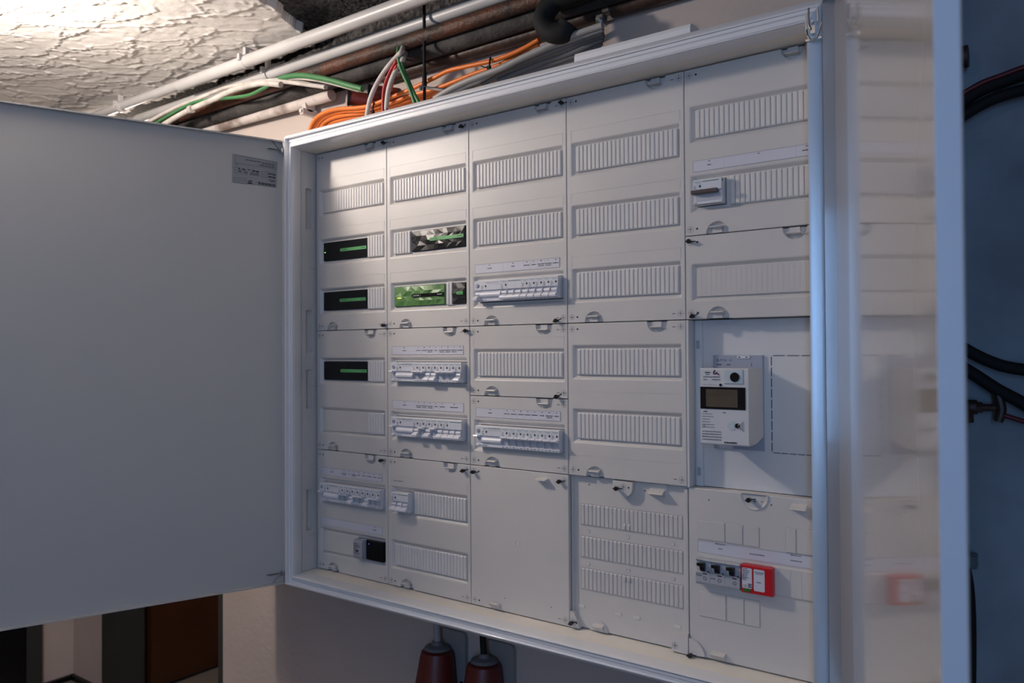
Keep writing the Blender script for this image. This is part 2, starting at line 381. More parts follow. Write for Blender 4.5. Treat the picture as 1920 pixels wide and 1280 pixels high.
# mitred frame: (sx, sz, y); sx = outward from the jamb line, sz = outward from the top or bottom line
prof = [(0, 0.000, -0.045), (-0.012, 0.000, -0.072), (-0.0145, -0.0002, -0.0820), (-0.0140, 0.0006, -0.0862), (-0.0130, 0.0018, -0.0876), (-0.0115, 0.0030, -0.0868), (-0.0105, 0.0038, -0.0840), (-0.007, 0.0100, -0.0835),
        (-0.0062, 0.0108, -0.0800), (-0.0045, 0.0116, -0.0800), (-0.0036, 0.0124, -0.0835), (0.0005, 0.0176, -0.0835), (0.0015, 0.0184, -0.0925), (0.0030, 0.0196, -0.0935), (0.0060, 0.0222, -0.0915), (0.0125, 0.0285, -0.0785), (0.0125, 0.0285, 0.139), (0.009, 0.021, 0.139), (0.009, 0.021, -0.045)]
b = MB(); n = len(prof); ring = []
for (sx_, sz_, y_) in prof:
    yr = y_
    if y_ < -0.0775: yr = -0.0835 + 0.0095*((sx_ + 0.0145)/0.027)**1.25   # the right jamb is a rounded, outward-turned strip
    ring.append([(XL - sx_, y_, ZB - sz_), (XR + sx_, yr, ZB - sz_), (XR + sx_, yr, ZT + sz_*1.2), (XL - sx_, y_, ZT + sz_*1.2)])
for c in range(4):
    c2 = (c+1) % 4; vs = [ring[i][c] for i in range(n)] + [ring[i][c2] for i in range(n)]
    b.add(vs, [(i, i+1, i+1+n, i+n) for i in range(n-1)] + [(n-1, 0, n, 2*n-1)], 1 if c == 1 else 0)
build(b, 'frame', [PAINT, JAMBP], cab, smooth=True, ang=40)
# slotted side rail on the left
slots = [(0.8583, 0.9600), (0.5463, 0.6520), (0.4042, 0.5020), (0.0984, 0.2000)]
b = MB(); X_ = -0.0053
L = [[Vector((-0.044, -0.001, 0)), Vector((0.012, -0.001, 0)), Vector((0.012, 1.051, 0)), Vector((-0.044, 1.051, 0))]]
for z0, z1 in slots: L.append([Vector((-0.0305, z0, 0)), Vector((-0.0305, z1, 0)), Vector((-0.011, z1, 0)), Vector((-0.011, z0, 0))])
vs = [(X_, p.x, p.y) for l in L for p in l]; b.add(vs, [tuple(f) for f in tessellate_polygon(L)])
for z0, z1 in slots:
    y0, y1, xi = -0.0305, -0.011, X_-0.0085
    b.add([(X_,y0,z0),(X_,y1,z0),(X_,y1,z1),(X_,y0,z1),(xi,y0,z0),(xi,y1,z0),(xi,y1,z1),(xi,y0,z1)], [(4,5,6,7),(0,1,5,4),(1,2,6,5),(2,3,7,6),(3,0,4,7)])
for z in (0.262, 0.757, 0.46, 0.085): b.box(X_, X_+0.0006, -0.02, 0.0, z, z+0.0012, mi=1)
build(b, 'side_rail', [PLASTIC, LINE], cab, fix=False)

# doors
def door(H, D, T, z0, z1, Ld, ts, mats, edge, label):
    """H lip corner at the hinge, D along the door, T outward; lips ts deep"""
    H = Vector((*H, 0)); D = Vector((*D, 0)).normalized(); T = Vector((*T, 0)).normalized(); Z = Vector((0, 0, 1))
    b = MB(); k = 0.0012
    b.obox(H, D, T, Z, 0, Ld, ts-k, ts, z0, z1)
    b.obox(H, D, T, Z, 0, k, 0, ts-k, z0, z1)
    b.obox(H, D, T, Z, 0, Ld, 0, ts-k, z0, z0+k); b.obox(H, D, T, Z, 0, Ld, 0, ts-k, z1-k, z1)
    b.obox(H, D, T, Z, 0, Ld, -0.0005, 0.003, z1-0.0035, z1-0.0005); b.obox(H, D, T, Z, 0, Ld, -0.0005, 0.003, z0, z0+0.003)
    b.obox(H, D, T, Z, Ld-k, Ld, 0, ts-k, z0, z1, mi=1)
    return build(b, 'cabinet_door', mats, cab, label=label), H, D, T
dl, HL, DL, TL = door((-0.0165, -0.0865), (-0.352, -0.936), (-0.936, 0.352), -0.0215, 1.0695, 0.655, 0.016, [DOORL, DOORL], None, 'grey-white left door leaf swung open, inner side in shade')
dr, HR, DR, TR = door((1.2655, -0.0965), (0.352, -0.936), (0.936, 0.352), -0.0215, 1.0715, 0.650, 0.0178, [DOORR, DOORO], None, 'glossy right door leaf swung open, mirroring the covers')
# rating label on the left door: upside-down print
def onL(a, y, z): return tuple(HL + DL*a + TL*(0.0145) + Vector((0, 0, z)))
lab = MB(); rl = random.Random(3)
def lp(u, v):
    p = at(u, v, y=0); # solve door plane
    d = cF + cR*((u-960)/FOC) - cU*((v-640)/FOC)
    o = HL + TL*0.0146; t_ = (o - CAM).dot(TL)/d.dot(TL); q = CAM + d*t_ - TL*0.0004
    return q
def lquad(u0, v0, u1, v1, thick, mi=0):
    a = lp(u0, v0); c = lp(u1, v1); hz = Vector((0, 0, thick/2))
    lab.add([a-hz, c-hz, c+hz, a+hz], [(0, 1, 2, 3)], mi)
def lvert(u, v0, v1, mi=0):
    a = lp(u, v0); c = lp(u, v1); dd = DL*0.0004
    lab.add([a-dd, a+dd, c+dd, c-dd], [(0, 1, 2, 3)], mi)
S = 12.0
def zl(x0, y0, x1, y1, th=0.0011, mi=0): lquad(400+x0/S, 270+y0/S, 400+x1/S, 270+y1/S, th, mi)
def zv(x, y0, y1, mi=0): lvert(400+x/S, 270+y0/S, 270+y1/S, mi)
pl = [lp(400+425/S, 270+215/S), lp(400+1440/S, 270+400/S), lp(400+1425/S, 270+990/S), lp(400+415/S, 270+860/S)]
lab2 = MB(); lab2.add([p + TL*0.0003 for p in pl], [(0, 1, 2, 3)])
for a in ((490,245,1420,410),(490,420,1420,570),(475,515,610,540),(475,580,760,610),(475,645,765,690),(1085,618,1400,665),(1085,680,1220,690),(1085,740,1220,752),(460,750,745,780),(460,795,745,835),(460,850,745,900)): zl(*a, 0.0009, 1)
for a in ((490,245,420),(1420,410,570),(475,515,645),(765,610,690),(1085,618,740),(1220,640,750),(460,750,850),(745,780,900)): zv(*a, 1)
for (x0,y0,x1,y1,th) in ((725,352,1070,410,.0016),(1090,415,1380,462,.0014),(1085,450,1385,495,.0013),(1035,475,1385,535,.0016),(560,545,610,570,.003),(645,560,735,582,.0028),(770,570,845,592,.002),(870,600,1040,632,.0034),(550,610,645,628,.002),(690,635,770,650,.002),(830,648,1035,680,.0018),(820,680,1035,715,.0016),(1240,668,1410,700,.0026),(1240,735,1405,762,.0034),(1240,800,1400,825,.0012),(1270,835,1400,850,.0018),(785,830,890,838,.0026),(770,870,890,890,.0034),(1000,860,1400,925,.0022),(1010,890,1400,955,.0022)):
    # broken into words
    n_ = max(1, int((x1-x0)/70))
    for k in range(n_):
        f0 = k/n_; f1 = (k+0.86)/n_
        zl(x0+(x1-x0)*f0, y0+(y1-y0)*f0, x0+(x1-x0)*f1, y0+(y1-y0)*f1, th)
for cx_ in (497, 540):     # the CE mark, seen reversed
    for k in range(6):
        a0 = radians(-75+25*k); a1 = radians(-50+25*k)
        zl(cx_+16*cos(a0)-6, 452+24*sin(a0), cx_+16*cos(a1)-6, 452+24*sin(a1), .0015)
zl(525, 452, 545, 454, .0008)
sh = build(lab2, 'rating_label', mat('label_grey_film', (0.30, 0.30, 0.31), 0.5), dl, fix=False)
build(lab, 'label_print', [INK, mat('label_lines', (0.13, 0.13, 0.135), 0.6)], dl, fix=False, kind='stuff')
# hinges: bent steel links
def hinge(u0, v0, u1, v1, up, pl_):
    pass
Zv = Vector((0, 0, 1))
for z, sg in ((1.046, 1), (0.004, -1)):
    b = MB(); o = HL + TL*0.012 + Zv*z
    b.obox(o, DL, TL, Zv, 0.006, 0.040, -0.010, -0.004, -0.0015, 0.0015); b.cyl(o + DL*0.042 - TL*0.008, o + DL*0.042 - TL*0.008 + Zv*0.002, 0.003)
    b.obox(o, DL, TL, Zv, -0.006, 0.010, -0.012, 0.0, -0.006*1.0, 0.004)
    b.cyl(o + DL*0.012 - TL*0.010, o + DL*0.030 - TL*0.008 + Zv*0.020*sg, 0.0012, n=8); b.cyl(o + DL*0.002 - TL*0.014, o + DL*0.004 - TL*0.012 + Zv*0.020*sg, 0.0012, n=8)
    build(b, 'hinge', CHROME, dl, label='bright steel hinge', smooth=True)
b = MB()
o = Vector((1.2575, -0.090, 1.068))
b.box(1.2385, 1.2405, -0.0895, -0.0875, 1.030, 1.062); b.box(1.2385, 1.2620, -0.0900, -0.0870, 1.018, 1.0205)
b.tube([(1.2405, -0.089, 1.036), (1.2420, -0.091, 1.026), (1.2470, -0.092, 1.0185), (1.2540, -0.092, 1.0190), (1.2590, -0.093, 1.027), (1.2640, -0.095, 1.040)], 0.0014, n=8)
b.tube([(1.2435, -0.090, 1.068), (1.2440, -0.091, 1.044), (1.2470, -0.092, 1.034)], 0.0016, n=8)
b.box(1.2460, 1.2530, -0.0905, -0.088, 1.028, 1.040); b.box(1.2560, 1.2580, -0.0915, -0.088, 1.044, 1.066)
b.cyl((1.2500, -0.094, 1.045), (1.2500, -0.088, 1.045), 0.002, n=10)
build(b, 'hinge', CHROME, dr, label='steel hinge', smooth=True)
for k, z in enumerate((1.046,)):   # top hinge corner cut of the right door
    pass

# ------------------------------------------------------------------ cover panels
ORD = ['first', 'second', 'third', 'fourth', 'fifth', 'sixth', 'seventh', 'eighth', 'ninth', 'tenth', 'eleventh', 'twelfth']
COLN = ['first column from the left', 'second column from the left', 'middle column', 'fourth column from the left', 'rightmost column']
def arc_pts(cx, cz, r, a0, a1, n): return [(cx + r*cos(radians(a0+(a1-a0)*k/n)), cz + r*sin(radians(a0+(a1-a0)*k/n))) for k in range(n+1)]
slat_mesh = {}
def slat_me(w_=0.0084, h=0.0505, y0=-0.0030, y1=0.003, mt=SLATM, key='s'):
    if key not in slat_mesh:
        b = MB(); e = 0.0016; hw = w_/2; hh = h/2
        vs = []
        for y, a, c in ((y1, hw, hh), (y0+e, hw, hh), (y0, hw-e, hh-e*1.3)):
            vs += [(-a, y, -c), (a, y, -c), (a, y, c), (-a, y, c)]
        fs = [(8, 9, 10, 11)] + [(i, (i+1) % 4, (i+1) % 4+4, i+4) for i in range(4)] + [(i+4, (i+1) % 4+4, (i+1) % 4+8, i+8) for i in range(4)]
        b.add(vs, fs); me = bpy.data.meshes.new('slat'); me.from_pydata(b.v, [], b.f); me.materials.append(mt)
        bm = bmesh.new(); bm.from_mesh(me); bmesh.ops.recalc_face_normals(bm, faces=bm.faces); bm.to_mesh(me); bm.free()
        slat_mesh[key] = me
    return slat_mesh[key]
def cross(b, x, z, y, r=0.0042, circ=True):
    t_ = 0.0004
    b.add([(x-r, y, z-t_), (x+r, y, z-t_), (x+r, y, z+t_), (x-r, y, z+t_)], [(0, 1, 2, 3)], 0)
    b.add([(x-t_, y, z-r), (x+t_, y, z-r), (x+t_, y, z+r), (x-t_, y, z+r)], [(0, 1, 2, 3)], 0)
    if circ:
        n_ = 20; o_ = [(x+0.0058*cos(2*pi*k/n_), y, z+0.0058*sin(2*pi*k/n_)) for k in range(n_)]; i_ = [(x+0.0054*cos(2*pi*k/n_), y, z+0.0054*sin(2*pi*k/n_)) for k in range(n_)]
        b.add(o_+i_, [(k, (k+1) % n_, (k+1) % n_+n_, k+n_) for k in range(n_)], 1)
def fastener(par, x, z, y, ang=20):
    b = MB(); a = radians(ang)
    b.cyl((x, y, z), (x, y-0.007, z), 0.0030, n=14); 
    b.lathe((x, y-0.005, z), (0, -1, 0), [(0.0034, 0), (0.0042, 0.001), (0.0042, 0.0035), (0.0030, 0.0048)], n=16)
    dx = cos(a); dz = sin(a)
    o = Vector((x, y-0.0105, z)); b.obox(o, Vector((dx, 0, dz)), Vector((0, 1, 0)), Vector((-dz, 0, dx)), -0.0050, 0.0050, 0, 0.004, -0.0011, 0.0011)
    b.obox(Vector((x, y-0.0008, z)), Vector((dx, 0, dz)), Vector((0, 1, 0)), Vector((-dz, 0, dx)), 0.002, 0.0105, 0, 0.0006, -0.0008, 0.0008)
    build(b, 'quarter_turn_fastener', KNOB, par, label='black quarter-turn fastener', smooth=True)

def cover(ci, z0, z1, rows, y=0.0, label='', fast=(), flat_rows=(), faint=(), labels=(), apert={}, handles=(True, True), right_side=0.02, individual=True, plain=False):
    x0 = ci*0.25; g = 0.0007
    t = thing('cover_panel', (x0+0.125, y+0.012, z0), label, 'cover panel')
    X0, X1, Z0, Z1 = x0+g, x0+0.25-g, z0+g, z1-g
    e = 0.0009
    b = MB()
    # outer outline with half-moon notches for the finger grips
    hbx, htx, R = x0+0.0600, x0+0.1935, 0.0205
    if plain: handles = (False, False)
    bot = [(X0+e, Z0+e)]
    if handles[0]: bot += arc_pts(hbx, Z0+e, R, 180, 0, 14)
    bot += [(X1-e, Z0+e)]; top = [(X1-e, Z1-e)]
    if handles[1]: top += arc_pts(htx, Z1-e, R, 0, -180, 14)
    top += [(X0+e, Z1-e)]
    loops = [bot+top]
    rec = []
    for zc in rows:
        ro = rrect(x0+0.0095, x0+0.2425, zc-0.0345, zc+0.0345, 0.003); ri = rrect(x0+0.0185, x0+0.2385, zc-0.0268, zc+0.0268, 0.0012)
        rec.append((ro, ri, zc)); loops.append(ro)
    b.flatpoly(loops, y)
    yf = y+0.0062
    for ro, ri, zc in rec:
        mid = [((a[0]*0.72+c[0]*0.28), (a[1]*0.72+c[1]*0.28)) for a, c in zip(ro, ri)]
        b.loft(ro, y, mid, y+0.0008); b.loft(mid, y+0.0008, ri, yf)
        ap = apert.get(round(zc, 3))
        fl = [ri]
        if ap:
            for (a0, a1) in ap: fl.append(rect(x0+a0, x0+a1, zc-0.0236, zc+0.0236))
        b.flatpoly(fl, yf)
        if ap:
            for (a0, a1) in ap: b.loft(rect(x0+a0, x0+a1, zc-0.0236, zc+0.0236), yf, rect(x0+a0, x0+a1, zc-0.0236, zc+0.0236), yf+0.004)
    # bevelled rim, sides, back
    for cx_, zz, sgn, on in ((hbx, Z0+e, 1, handles[0]), (htx, Z1-e, -1, handles[1])):
        if not on: continue
        a_ = arc_pts(cx_, zz, R, 180, 0, 14) if sgn > 0 else arc_pts(cx_, zz, R, 0, -180, 14)
        c_ = arc_pts(cx_, zz, R*0.86, 180, 0, 14) if sgn > 0 else arc_pts(cx_, zz, R*0.86, 0, -180, 14)
        vs = [(p[0], y, p[1]) for p in a_] + [(p[0], y+0.007, p[1]) for p in c_]; n_ = len(a_)
        b.add(vs, [(i, i+1, i+1+n_, i+n_) for i in range(n_-1)])
        b.add([(p[0], y+0.007, p[1]) for p in c_], [tuple(range(n_))])
    O = rect(X0, X1, Z0, Z1); I = rect(X0+e, X1-e, Z0+e, Z1-e)
    # rim loft only where no notch
    def rimseg(p, q):
        pass
    for (sa, sb) in (((X0, Z0), (X0, Z1)), ((X1, Z1), (X1, Z0))):
        ix = e if sa[0] == X0 else -e
        b.add([(sa[0], y+e, sa[1]), (sb[0], y+e, sb[1]), (sb[0]+ix, y, sb[1]-(e if sb[1] == Z1 else -e)), (sa[0]+ix, y, sa[1]-(e if sa[1] == Z1 else -e))], [(0, 1, 2, 3)])
        b.add([(sa[0], y+e, sa[1]), (sb[0], y+e, sb[1]), (sb[0], y+right_side, sb[1]), (sa[0], y+right_side, sa[1])], [(0, 1, 2, 3)])
    for zz, ze, on, hx in ((Z0, e, handles[0], hbx), (Z1, -e, handles[1], htx)):
        segs = [(X0, X1)] if not on else [(X0, hx-R), (hx+R, X1)]
        for s0, s1 in segs:
            b.add([(s0, y+e, zz), (s1, y+e, zz), (s1-(e if s1 == X1 else 0), y, zz+ze), (s0+(e if s0 == X0 else 0), y, zz+ze)], [(0, 1, 2, 3)])
            b.add([(s0, y+e, zz), (s1, y+e, zz), (s1, y+right_side, zz), (s0, y+right_side, zz)], [(0, 1, 2, 3)])
    build(b, 'cover_plate', PLASTIC, t, fix=True)
    # finger grips
    for cx_, zz, sgn, on in ((hbx, Z0+e, 1, handles[0]), (htx, Z1-e, -1, handles[1])):
        if not on: continue
        g_ = MB(); zc = zz + sgn*0.0100
        g_.prismx([(y+0.007, zc+0.0032*sgn), (y-0.0055, zc+0.0018), (y-0.0062, zc+0.0002), (y-0.0050, zc-0.0012), (y+0.007, zc-0.0030)], cx_-0.0120, cx_+0.0105)
        g_.box(cx_-0.009, cx_+0.008, y+0.001, y+0.007, min(zz, zc), max(zz, zc))
        build(g_, 'finger_grip', PLASTIC, t)
    # print and holes
    p_ = MB(); yp = y-0.00025; dz = 0.0112
    for zz in (Z0+dz, Z1-dz):
        cross(p_, X0+0.0098, zz, yp); p_.add([(X0+0.0205, yp, zz-0.0017), (X0+0.0242, yp, zz-0.0017), (X0+0.0242, yp, zz+0.0017), (X0+0.0205, yp, zz+0.0017)], [(0, 1, 2, 3)], 0)
        cross(p_, X1-0.0092, zz, yp); p_.add([(X1-0.0255, yp, zz-0.0007), (X1-0.0190, yp, zz-0.0007), (X1-0.0190, yp, zz+0.0007), (X1-0.0255, yp, zz+0.0007)], [(0, 1, 2, 3)], 1)
    build(p_, 'printed_marks', [INK, INKL], t, fix=False, kind='stuff')
    for (fx_, fz_, fa) in fast: fastener(t, fx_, fz_, y, fa)
    # embossed label fields
    for zc in faint:
        f_ = MB(); a, c, d, h = x0+0.0105, x0+0.2415, zc+0.0375, zc+0.0575; l = 0.0005
        f_.box(a, c, y-0.0004, y, h-l, h); f_.box(a, a+l, y-0.0004, y, d, h); f_.box(c-l, c, y-0.0004, y, d, h)
        build(f_, 'embossed_label_field', PLASTIC, t)
    for zc, cells, words in labels:
        f_ = MB(); a, c, d, h = x0+0.0165, x0+0.2325, zc+0.0395, zc+0.0590; l = 0.00045
        f_.box(a, c, y-0.0006, y, d, h)
        lb = build(f_, 'label_strip', PAPER, t)
        q = MB(); yq = y-0.0008; rr = random.Random(int(zc*1000)+ci)
        for (xa, xb, za, zb) in ((a, c, h-l, h), (a, c, d, d+l*.6), (a, a+l, d, h), (c-l, c, d, h)): q.add([(xa, yq, za), (xb, yq, za), (xb, yq, zb), (xa, yq, zb)], [(0, 1, 2, 3)], 1)
        pitch = 0.01767
        for (m0, m1, w_) in cells:
            xa = x0+0.0245-0.004+m0*pitch; xb = x0+0.0245-0.004+m1*pitch; cx_ = (xa+xb)/2
            if m1 < 12: q.add([(xb, yq, d), (xb+0.0002, yq, d), (xb+0.0002, yq, h), (xb, yq, h)], [(0, 1, 2, 3)], 1)
            micro(q, cx_-0.0020, cx_+0.0020, h-0.0040, yq, 0.0015, 0, rr)
            micro(q, cx_-w_*.58, cx_+w_*.58, h-0.0108, yq, 0.0018, 0, rr)
            if w_ > 0.0125 and (m1-m0) == 1: micro(q, cx_-0.0065, cx_+0.0065, h-0.0142, yq, 0.0016, 0, rr)
        build(q, 'label_print', [INK, INKL], lb, fix=False, kind='stuff')
    # slats
    for (zc, m0, m1) in flat_rows:      # smooth blanking strip with fine ribs
        f_ = MB(); xs_ = x0+0.0205+0.009*m0; xe = x0+0.0205+0.009*m1
        f_.box(xs_, xe, y+0.0022, y+0.0062, zc-0.0255, zc+0.0255, ch=0.001)
        k = xs_+0.009
        while k < xe-0.004:
            f_.box(k-0.0002, k+0.0002, y+0.0020, y+0.0030, zc-0.0245, zc+0.0245); k += 0.009
        build(f_, 'blanking_strip', PLASTIC, t)
    return t
def slats(t, ci, zc, m0, m1, individual=True, y=0.0, hy=0.0):
    x0 = ci*0.25; off = ROOT[t.name]
    if individual:
        me = slat_me()
        for k in range(m0, m1):
            o = bpy.data.objects.new('slat', me); COL.objects.link(o); o.parent = t
            o.location = Vector((x0+0.0205+0.009*(k+0.5), y+0.0035, zc)) - off
    else:
        b = MB(); me = slat_me()
        for k in range(m0, m1):
            cx_ = x0+0.0205+0.009*(k+0.5)
            b.add([(v.co.x+cx_, v.co.y+y+0.0035, v.co.z+zc) for v in me.vertices], [tuple(p.vertices) for p in me.polygons])
        build(b, 'slats', SLATM, t, kind='stuff')

DX0, DX1 = 0.0240, 0.2370        # span of a full device row
pitch = 0.01767
RC = lambda k: DX0 + 0.0005 + pitch*k
z7, z4 = 1.05, 0.60
# column 1
r1, r2, r3 = 0.9235, 0.7990, 0.6740
BW = (0.0245, 0.1815)
c = cover(0, .60, 1.05, [r1, r2, r3], label='white three-row cover panel, top of leftmost column, holding two black modules', fast=[(0.2445, 1.0405, 0), (0.2425, 0.6085, 10)], faint=[r1, r2, r3], apert={r2: [BW], r3: [BW]}, flat_rows=[(r1, 0, 6)])
slats(c, 0, r1, 6, 24, False); slats(c, 0, r2, 18, 24, False); slats(c, 0, r3, 18, 24, False)
c = cover(0, .30, .60, [.4995, .3745], label='white two-row cover panel, middle of leftmost column, holding one black module', faint=[.4995, .3745], apert={.4995+0: [BW], .5: [BW], .499: [BW]}, flat_rows=[(.3745, 0, 18)])
slats(c, 0, .4995, 18, 24, False); slats(c, 0, .3745, 18, 24, False)
cellsA = [(0, 4, .010)] + [(4+k, 5+k, w_) for k, w_ in enumerate((.013, .004, .0135, .008, .009, .012, .010, .012))]
c = cover(0, .0, .30, [.198, .0725], label='white two-row cover panel at the bottom of the leftmost column', fast=[(0.2325, .2895, 10)], labels=[(.198, cellsA, 1), (.0725, [(9, 12, .0095)], 1)], apert={.198: [(DX0, DX1)], .0725: [(0.148, 0.2370)], .072: [(0.148, .2370)], .073: [(0.148, .2370)]})
b = MB(); b.box(0.019, 0.1475, 0.0012, 0.0062, .0725-.0255, .0725+.0255, ch=0.0012); build(b, 'blanking_strip', PLASTIC, c)
# column 2
c = cover(1, .60, 1.05, [r1, r2, r3], label='white three-row cover panel, top of second column, around the green module', fast=[(0.4835, 1.0375, 30)], faint=[r1, r2, r3], apert={r2: [(0.0775, 0.2370)], r3: [(0.0215, 0.1765), (0.1965, 0.2370)]})
slats(c, 1, r1, 0, 24, False); slats(c, 1, r2, 0, 6, False); slats(c, 1, r3, 18, 20, False)
cellsB = [(0, 4, .010)] + [(4+k, 5+k, w_) for k, w_ in enumerate((.012, .012, .0135, .008, .0135, .0135, .0135, .012))]
cellsC = [(0, 4, .010), (4, 5, .013), (5, 6, .0135), (6, 7, .013), (7, 8, .008), (8, 9, .012), (9, 12, .020)]
c = cover(1, .30, .60, [.4995, .3735], label='white two-row cover panel in the second column around two full breaker rows', fast=[(0.4925, .5905, 0)], labels=[(.4995, cellsB, 1), (.3735, cellsC, 1)], apert={.5: [(DX0, DX1)], .499: [(DX0, DX1)], .4995: [(DX0, DX1)], .3735: [(DX0, DX1)], .373: [(DX0, DX1)], .374: [(DX0, DX1)]})
c = cover(1, .0, .30, [.1995, .0740], label='white two-row cover panel at the bottom of the second column', fast=[(0.4830, .2865, 20)], faint=[.1995], apert={.1995: [(DX0, 0.0775)], .199: [(DX0, 0.0775)], .2: [(DX0, 0.0775)]})
slats(c, 1, .1995, 7, 24, False); slats(c, 1, .0740, 0, 24, False)
q = MB(); micro(q, .2700, .3010, .2450, -.0006, .0012, 0); build(q, 'label_print', INK, c, fix=False, kind='stuff')
# column 3
cellsD = [(0, 4, .010), (4, 7, .007)] + [(7+k, 8+k, w_) for k, w_ in enumerate((.0125, .0095, .0135, .0135, .012))]
cellsE = [(0, 4, .010)] + [(4+k, 5+k, w_) for k, w_ in enumerate((.012, .012, .012, .012, .0125, .009, .0135, .009))]
c = cover(2, .60, 1.05, [r1, r2, .6735], label='white three-row cover panel at the top of the middle column', fast=[(0.7420, 1.0405, 0), (0.7260, 0.6060, 25)], faint=[r1, r2], labels=[(.6735, cellsD, 1)], apert={.6735: [(DX0, DX1)], .673: [(DX0, DX1)], .674: [(DX0, DX1)]})
slats(c, 2, r1, 0, 24); slats(c, 2, r2, 0, 24)
c = cover(2, .45, .60, [.5175], label='white one-row ribbed cover panel in the middle column, between two breaker rows', fast=[(0.7260, .4545, 35)], faint=[.5175])
slats(c, 2, .5175, 0, 24)
c = cover(2, .30, .45, [.3655], label='white one-row cover panel in the middle column, with the lower full breaker row', labels=[(.3655, cellsE, 1)], apert={.3655: [(DX0, DX1)], .366: [(DX0, DX1)], .365: [(DX0, DX1)]})
c = cover(2, .0, .30, [], label='plain white blank cover panel at the bottom of the middle column', handles=(False, False), fast=[(0.5115, .2860, 0), (0.7310, .2855, 5)])
b = MB()
b.prismx([(0, .2885), (-.013, .2865), (-.0135, .2845), (0, .2825)], .6770, .7020); build(b, 'finger_grip', PLASTIC, c); b = MB(); b.prismx([(0, .0150), (-.010, .0165), (-.011, .0150), (0, .0020)], .5560, .5790)
build(b, 'finger_grip', PLASTIC, c)
b = MB(); b.lathe((.6241, 0.0, .1478), (0, -1, 0), [(.0068, -.0004), (.0066, .0006), (.0052, .0007), (.0040, -.0003)], n=20); build(b, 'pressed_dimple', PLASTIC, c, smooth=True)
q = MB()
for x, z in ((.5905, .0275), (.7060, .0300)): q.add([(x, -.0003, z), (x+.002, -.0003, z), (x+.002, -.0003, z+.002), (x, -.0003, z+.002)], [(0, 1, 2, 3)])
build(q, 'screw_hole', INK, c, fix=False, kind='stuff')
# column 4
c = cover(3, .60, 1.05, [r1, r2, .6740], label='white three-row cover panel at the top of the fourth column, all blank', faint=[r1, r2, .6740])
for z in (r1, r2, .6740): slats(c, 3, z, 0, 24)
c = cover(3, .30, .60, [.5235, .3985], label='white two-row ribbed cover panel standing proud beside the electricity meter', right_side=0.03)
for z in (.5235, .3985): slats(c, 3, z, 0, 24)
for zc in (.5235, .3985): b = MB(); b.box(.7605, .9915, -.0004, 0, zc-.0575, zc-.0570); build(b, 'embossed_label_field', PLASTIC, c)
# column 4 bottom: recessed panel with three ribbed strips
y4 = 0.012
c = thing('cover_panel', (.875, y4+.012, 0), 'white recessed cover panel with three flat ribbed strips, below the fourth column', 'cover panel')
b = MB(); b.box(.7515, .9985, y4, y4+.016, .0008, .2990, ch=.0015); b.box(.7515, .7555, y4-.004, y4, .0008, .2990); b.box(.9915, .9985, y4-.007, y4, .012, .2950, ch=.001)
build(b, 'cover_plate', PLASTIC, c)
me4 = slat_me(0.0083, 0.0415, -0.0012, 0.001, PLASTIC, 'flat')
for zc in (.2235, .1600, .0975):
    for k in range(24):
        o = bpy.data.objects.new('slat', me4); COL.objects.link(o); o.parent = c; o.location = Vector((.7710+.00895*(k+.5), y4-.0005, zc)) - ROOT[c.name]
    f_ = MB()
    f_.box(.7700, .9858, y4-.0006, y4+.001, zc-.0218, zc+.0218); build(f_, 'strip_backing', LINE, c)
for x in (.8675, .8770):
    b = MB(); b.prismx([(y4, .2190), (y4-.0035, .2120), (y4-.0035, .2055), (y4, .2040)], x-.0018, x+.0018); build(b, 'moulded_nib', PLASTIC, c)
    b = MB(); b.prismx([(y4, .1160), (y4-.0035, .1150), (y4-.0035, .1085), (y4, .1010)], x-.0018, x+.0018); build(b, 'moulded_nib', PLASTIC, c)
for x, z in ((.7870, .1925), (.8740, .1925), (.9660, .1925), (.7870, .1290), (.8740, .1290), (.9660, .1290)):
    b = MB(); b.lathe((x, y4, z), (0, -1, 0), [(.004, 0), (.0035, .0012), (.002, .0006)], n=12); build(b, 'dimple', PLASTIC, c)
for x in (.7713, .8520, .8915, .9735):
    b = MB(); b.box(x-.0065, x+.0065, y4-.0010, y4, .0395, .0455); build(b, 'raised_tab', SLATM, c)
b = MB(); b.prismy([(.8490, .2985), (.8490, .2830)] + arc_pts(.8705, .2890, .0205, 200, 340, 10) + [(.8915, .2985)], y4, -.0005); build(b, 'fastener_boss', PLASTIC, c)
q = MB(); cross(q, .8715, .2880, -.0008); q.add([(.8810, -.0008, .2860), (.8842, -.0008, .2860), (.8842, -.0008, .2890), (.8810, -.0008, .2890)], [(0, 1, 2, 3)])
for x, z in ((.7890, .2815), (.9095, .2815)): q.add([(x, y4-.0003, z), (x+.002, y4-.0003, z), (x+.002, y4-.0003, z+.003), (x, y4-.0003, z+.003)], [(0, 1, 2, 3)])
cross(q, .9740, .0120, -.0008); cross(q, .7590, .0110, -.0008); q.add([(.7650, -.0008, .0095), (.7680, -.0008, .0095), (.7680, -.0008, .0125), (.7650, -.0008, .0125)], [(0, 1, 2, 3)])
build(q, 'printed_marks', [INK, INKL], c, fix=False, kind='stuff')
fastener(c, .8595, .2845, -.0005, 0)
b = MB(); b.prismx([(y4, .2900), (y4-.014, .2830), (y4-.015, .2810), (y4, .2750)], .9230, .9520); b.prismy(arc_pts(.9375, .2985, .0200, 180, 360, 12), y4, y4-.003); build(b, 'finger_grip', PLASTIC, c)
b = MB(); b.prismx([(y4, .0170), (y4-.012, .0130), (y4-.012, .0110), (y4, .0010)], .8000, .8230); b.prismy(arc_pts(.8110, .0010, .0200, 0, 180, 12), y4, y4-.003); build(b, 'finger_grip', PLASTIC, c)
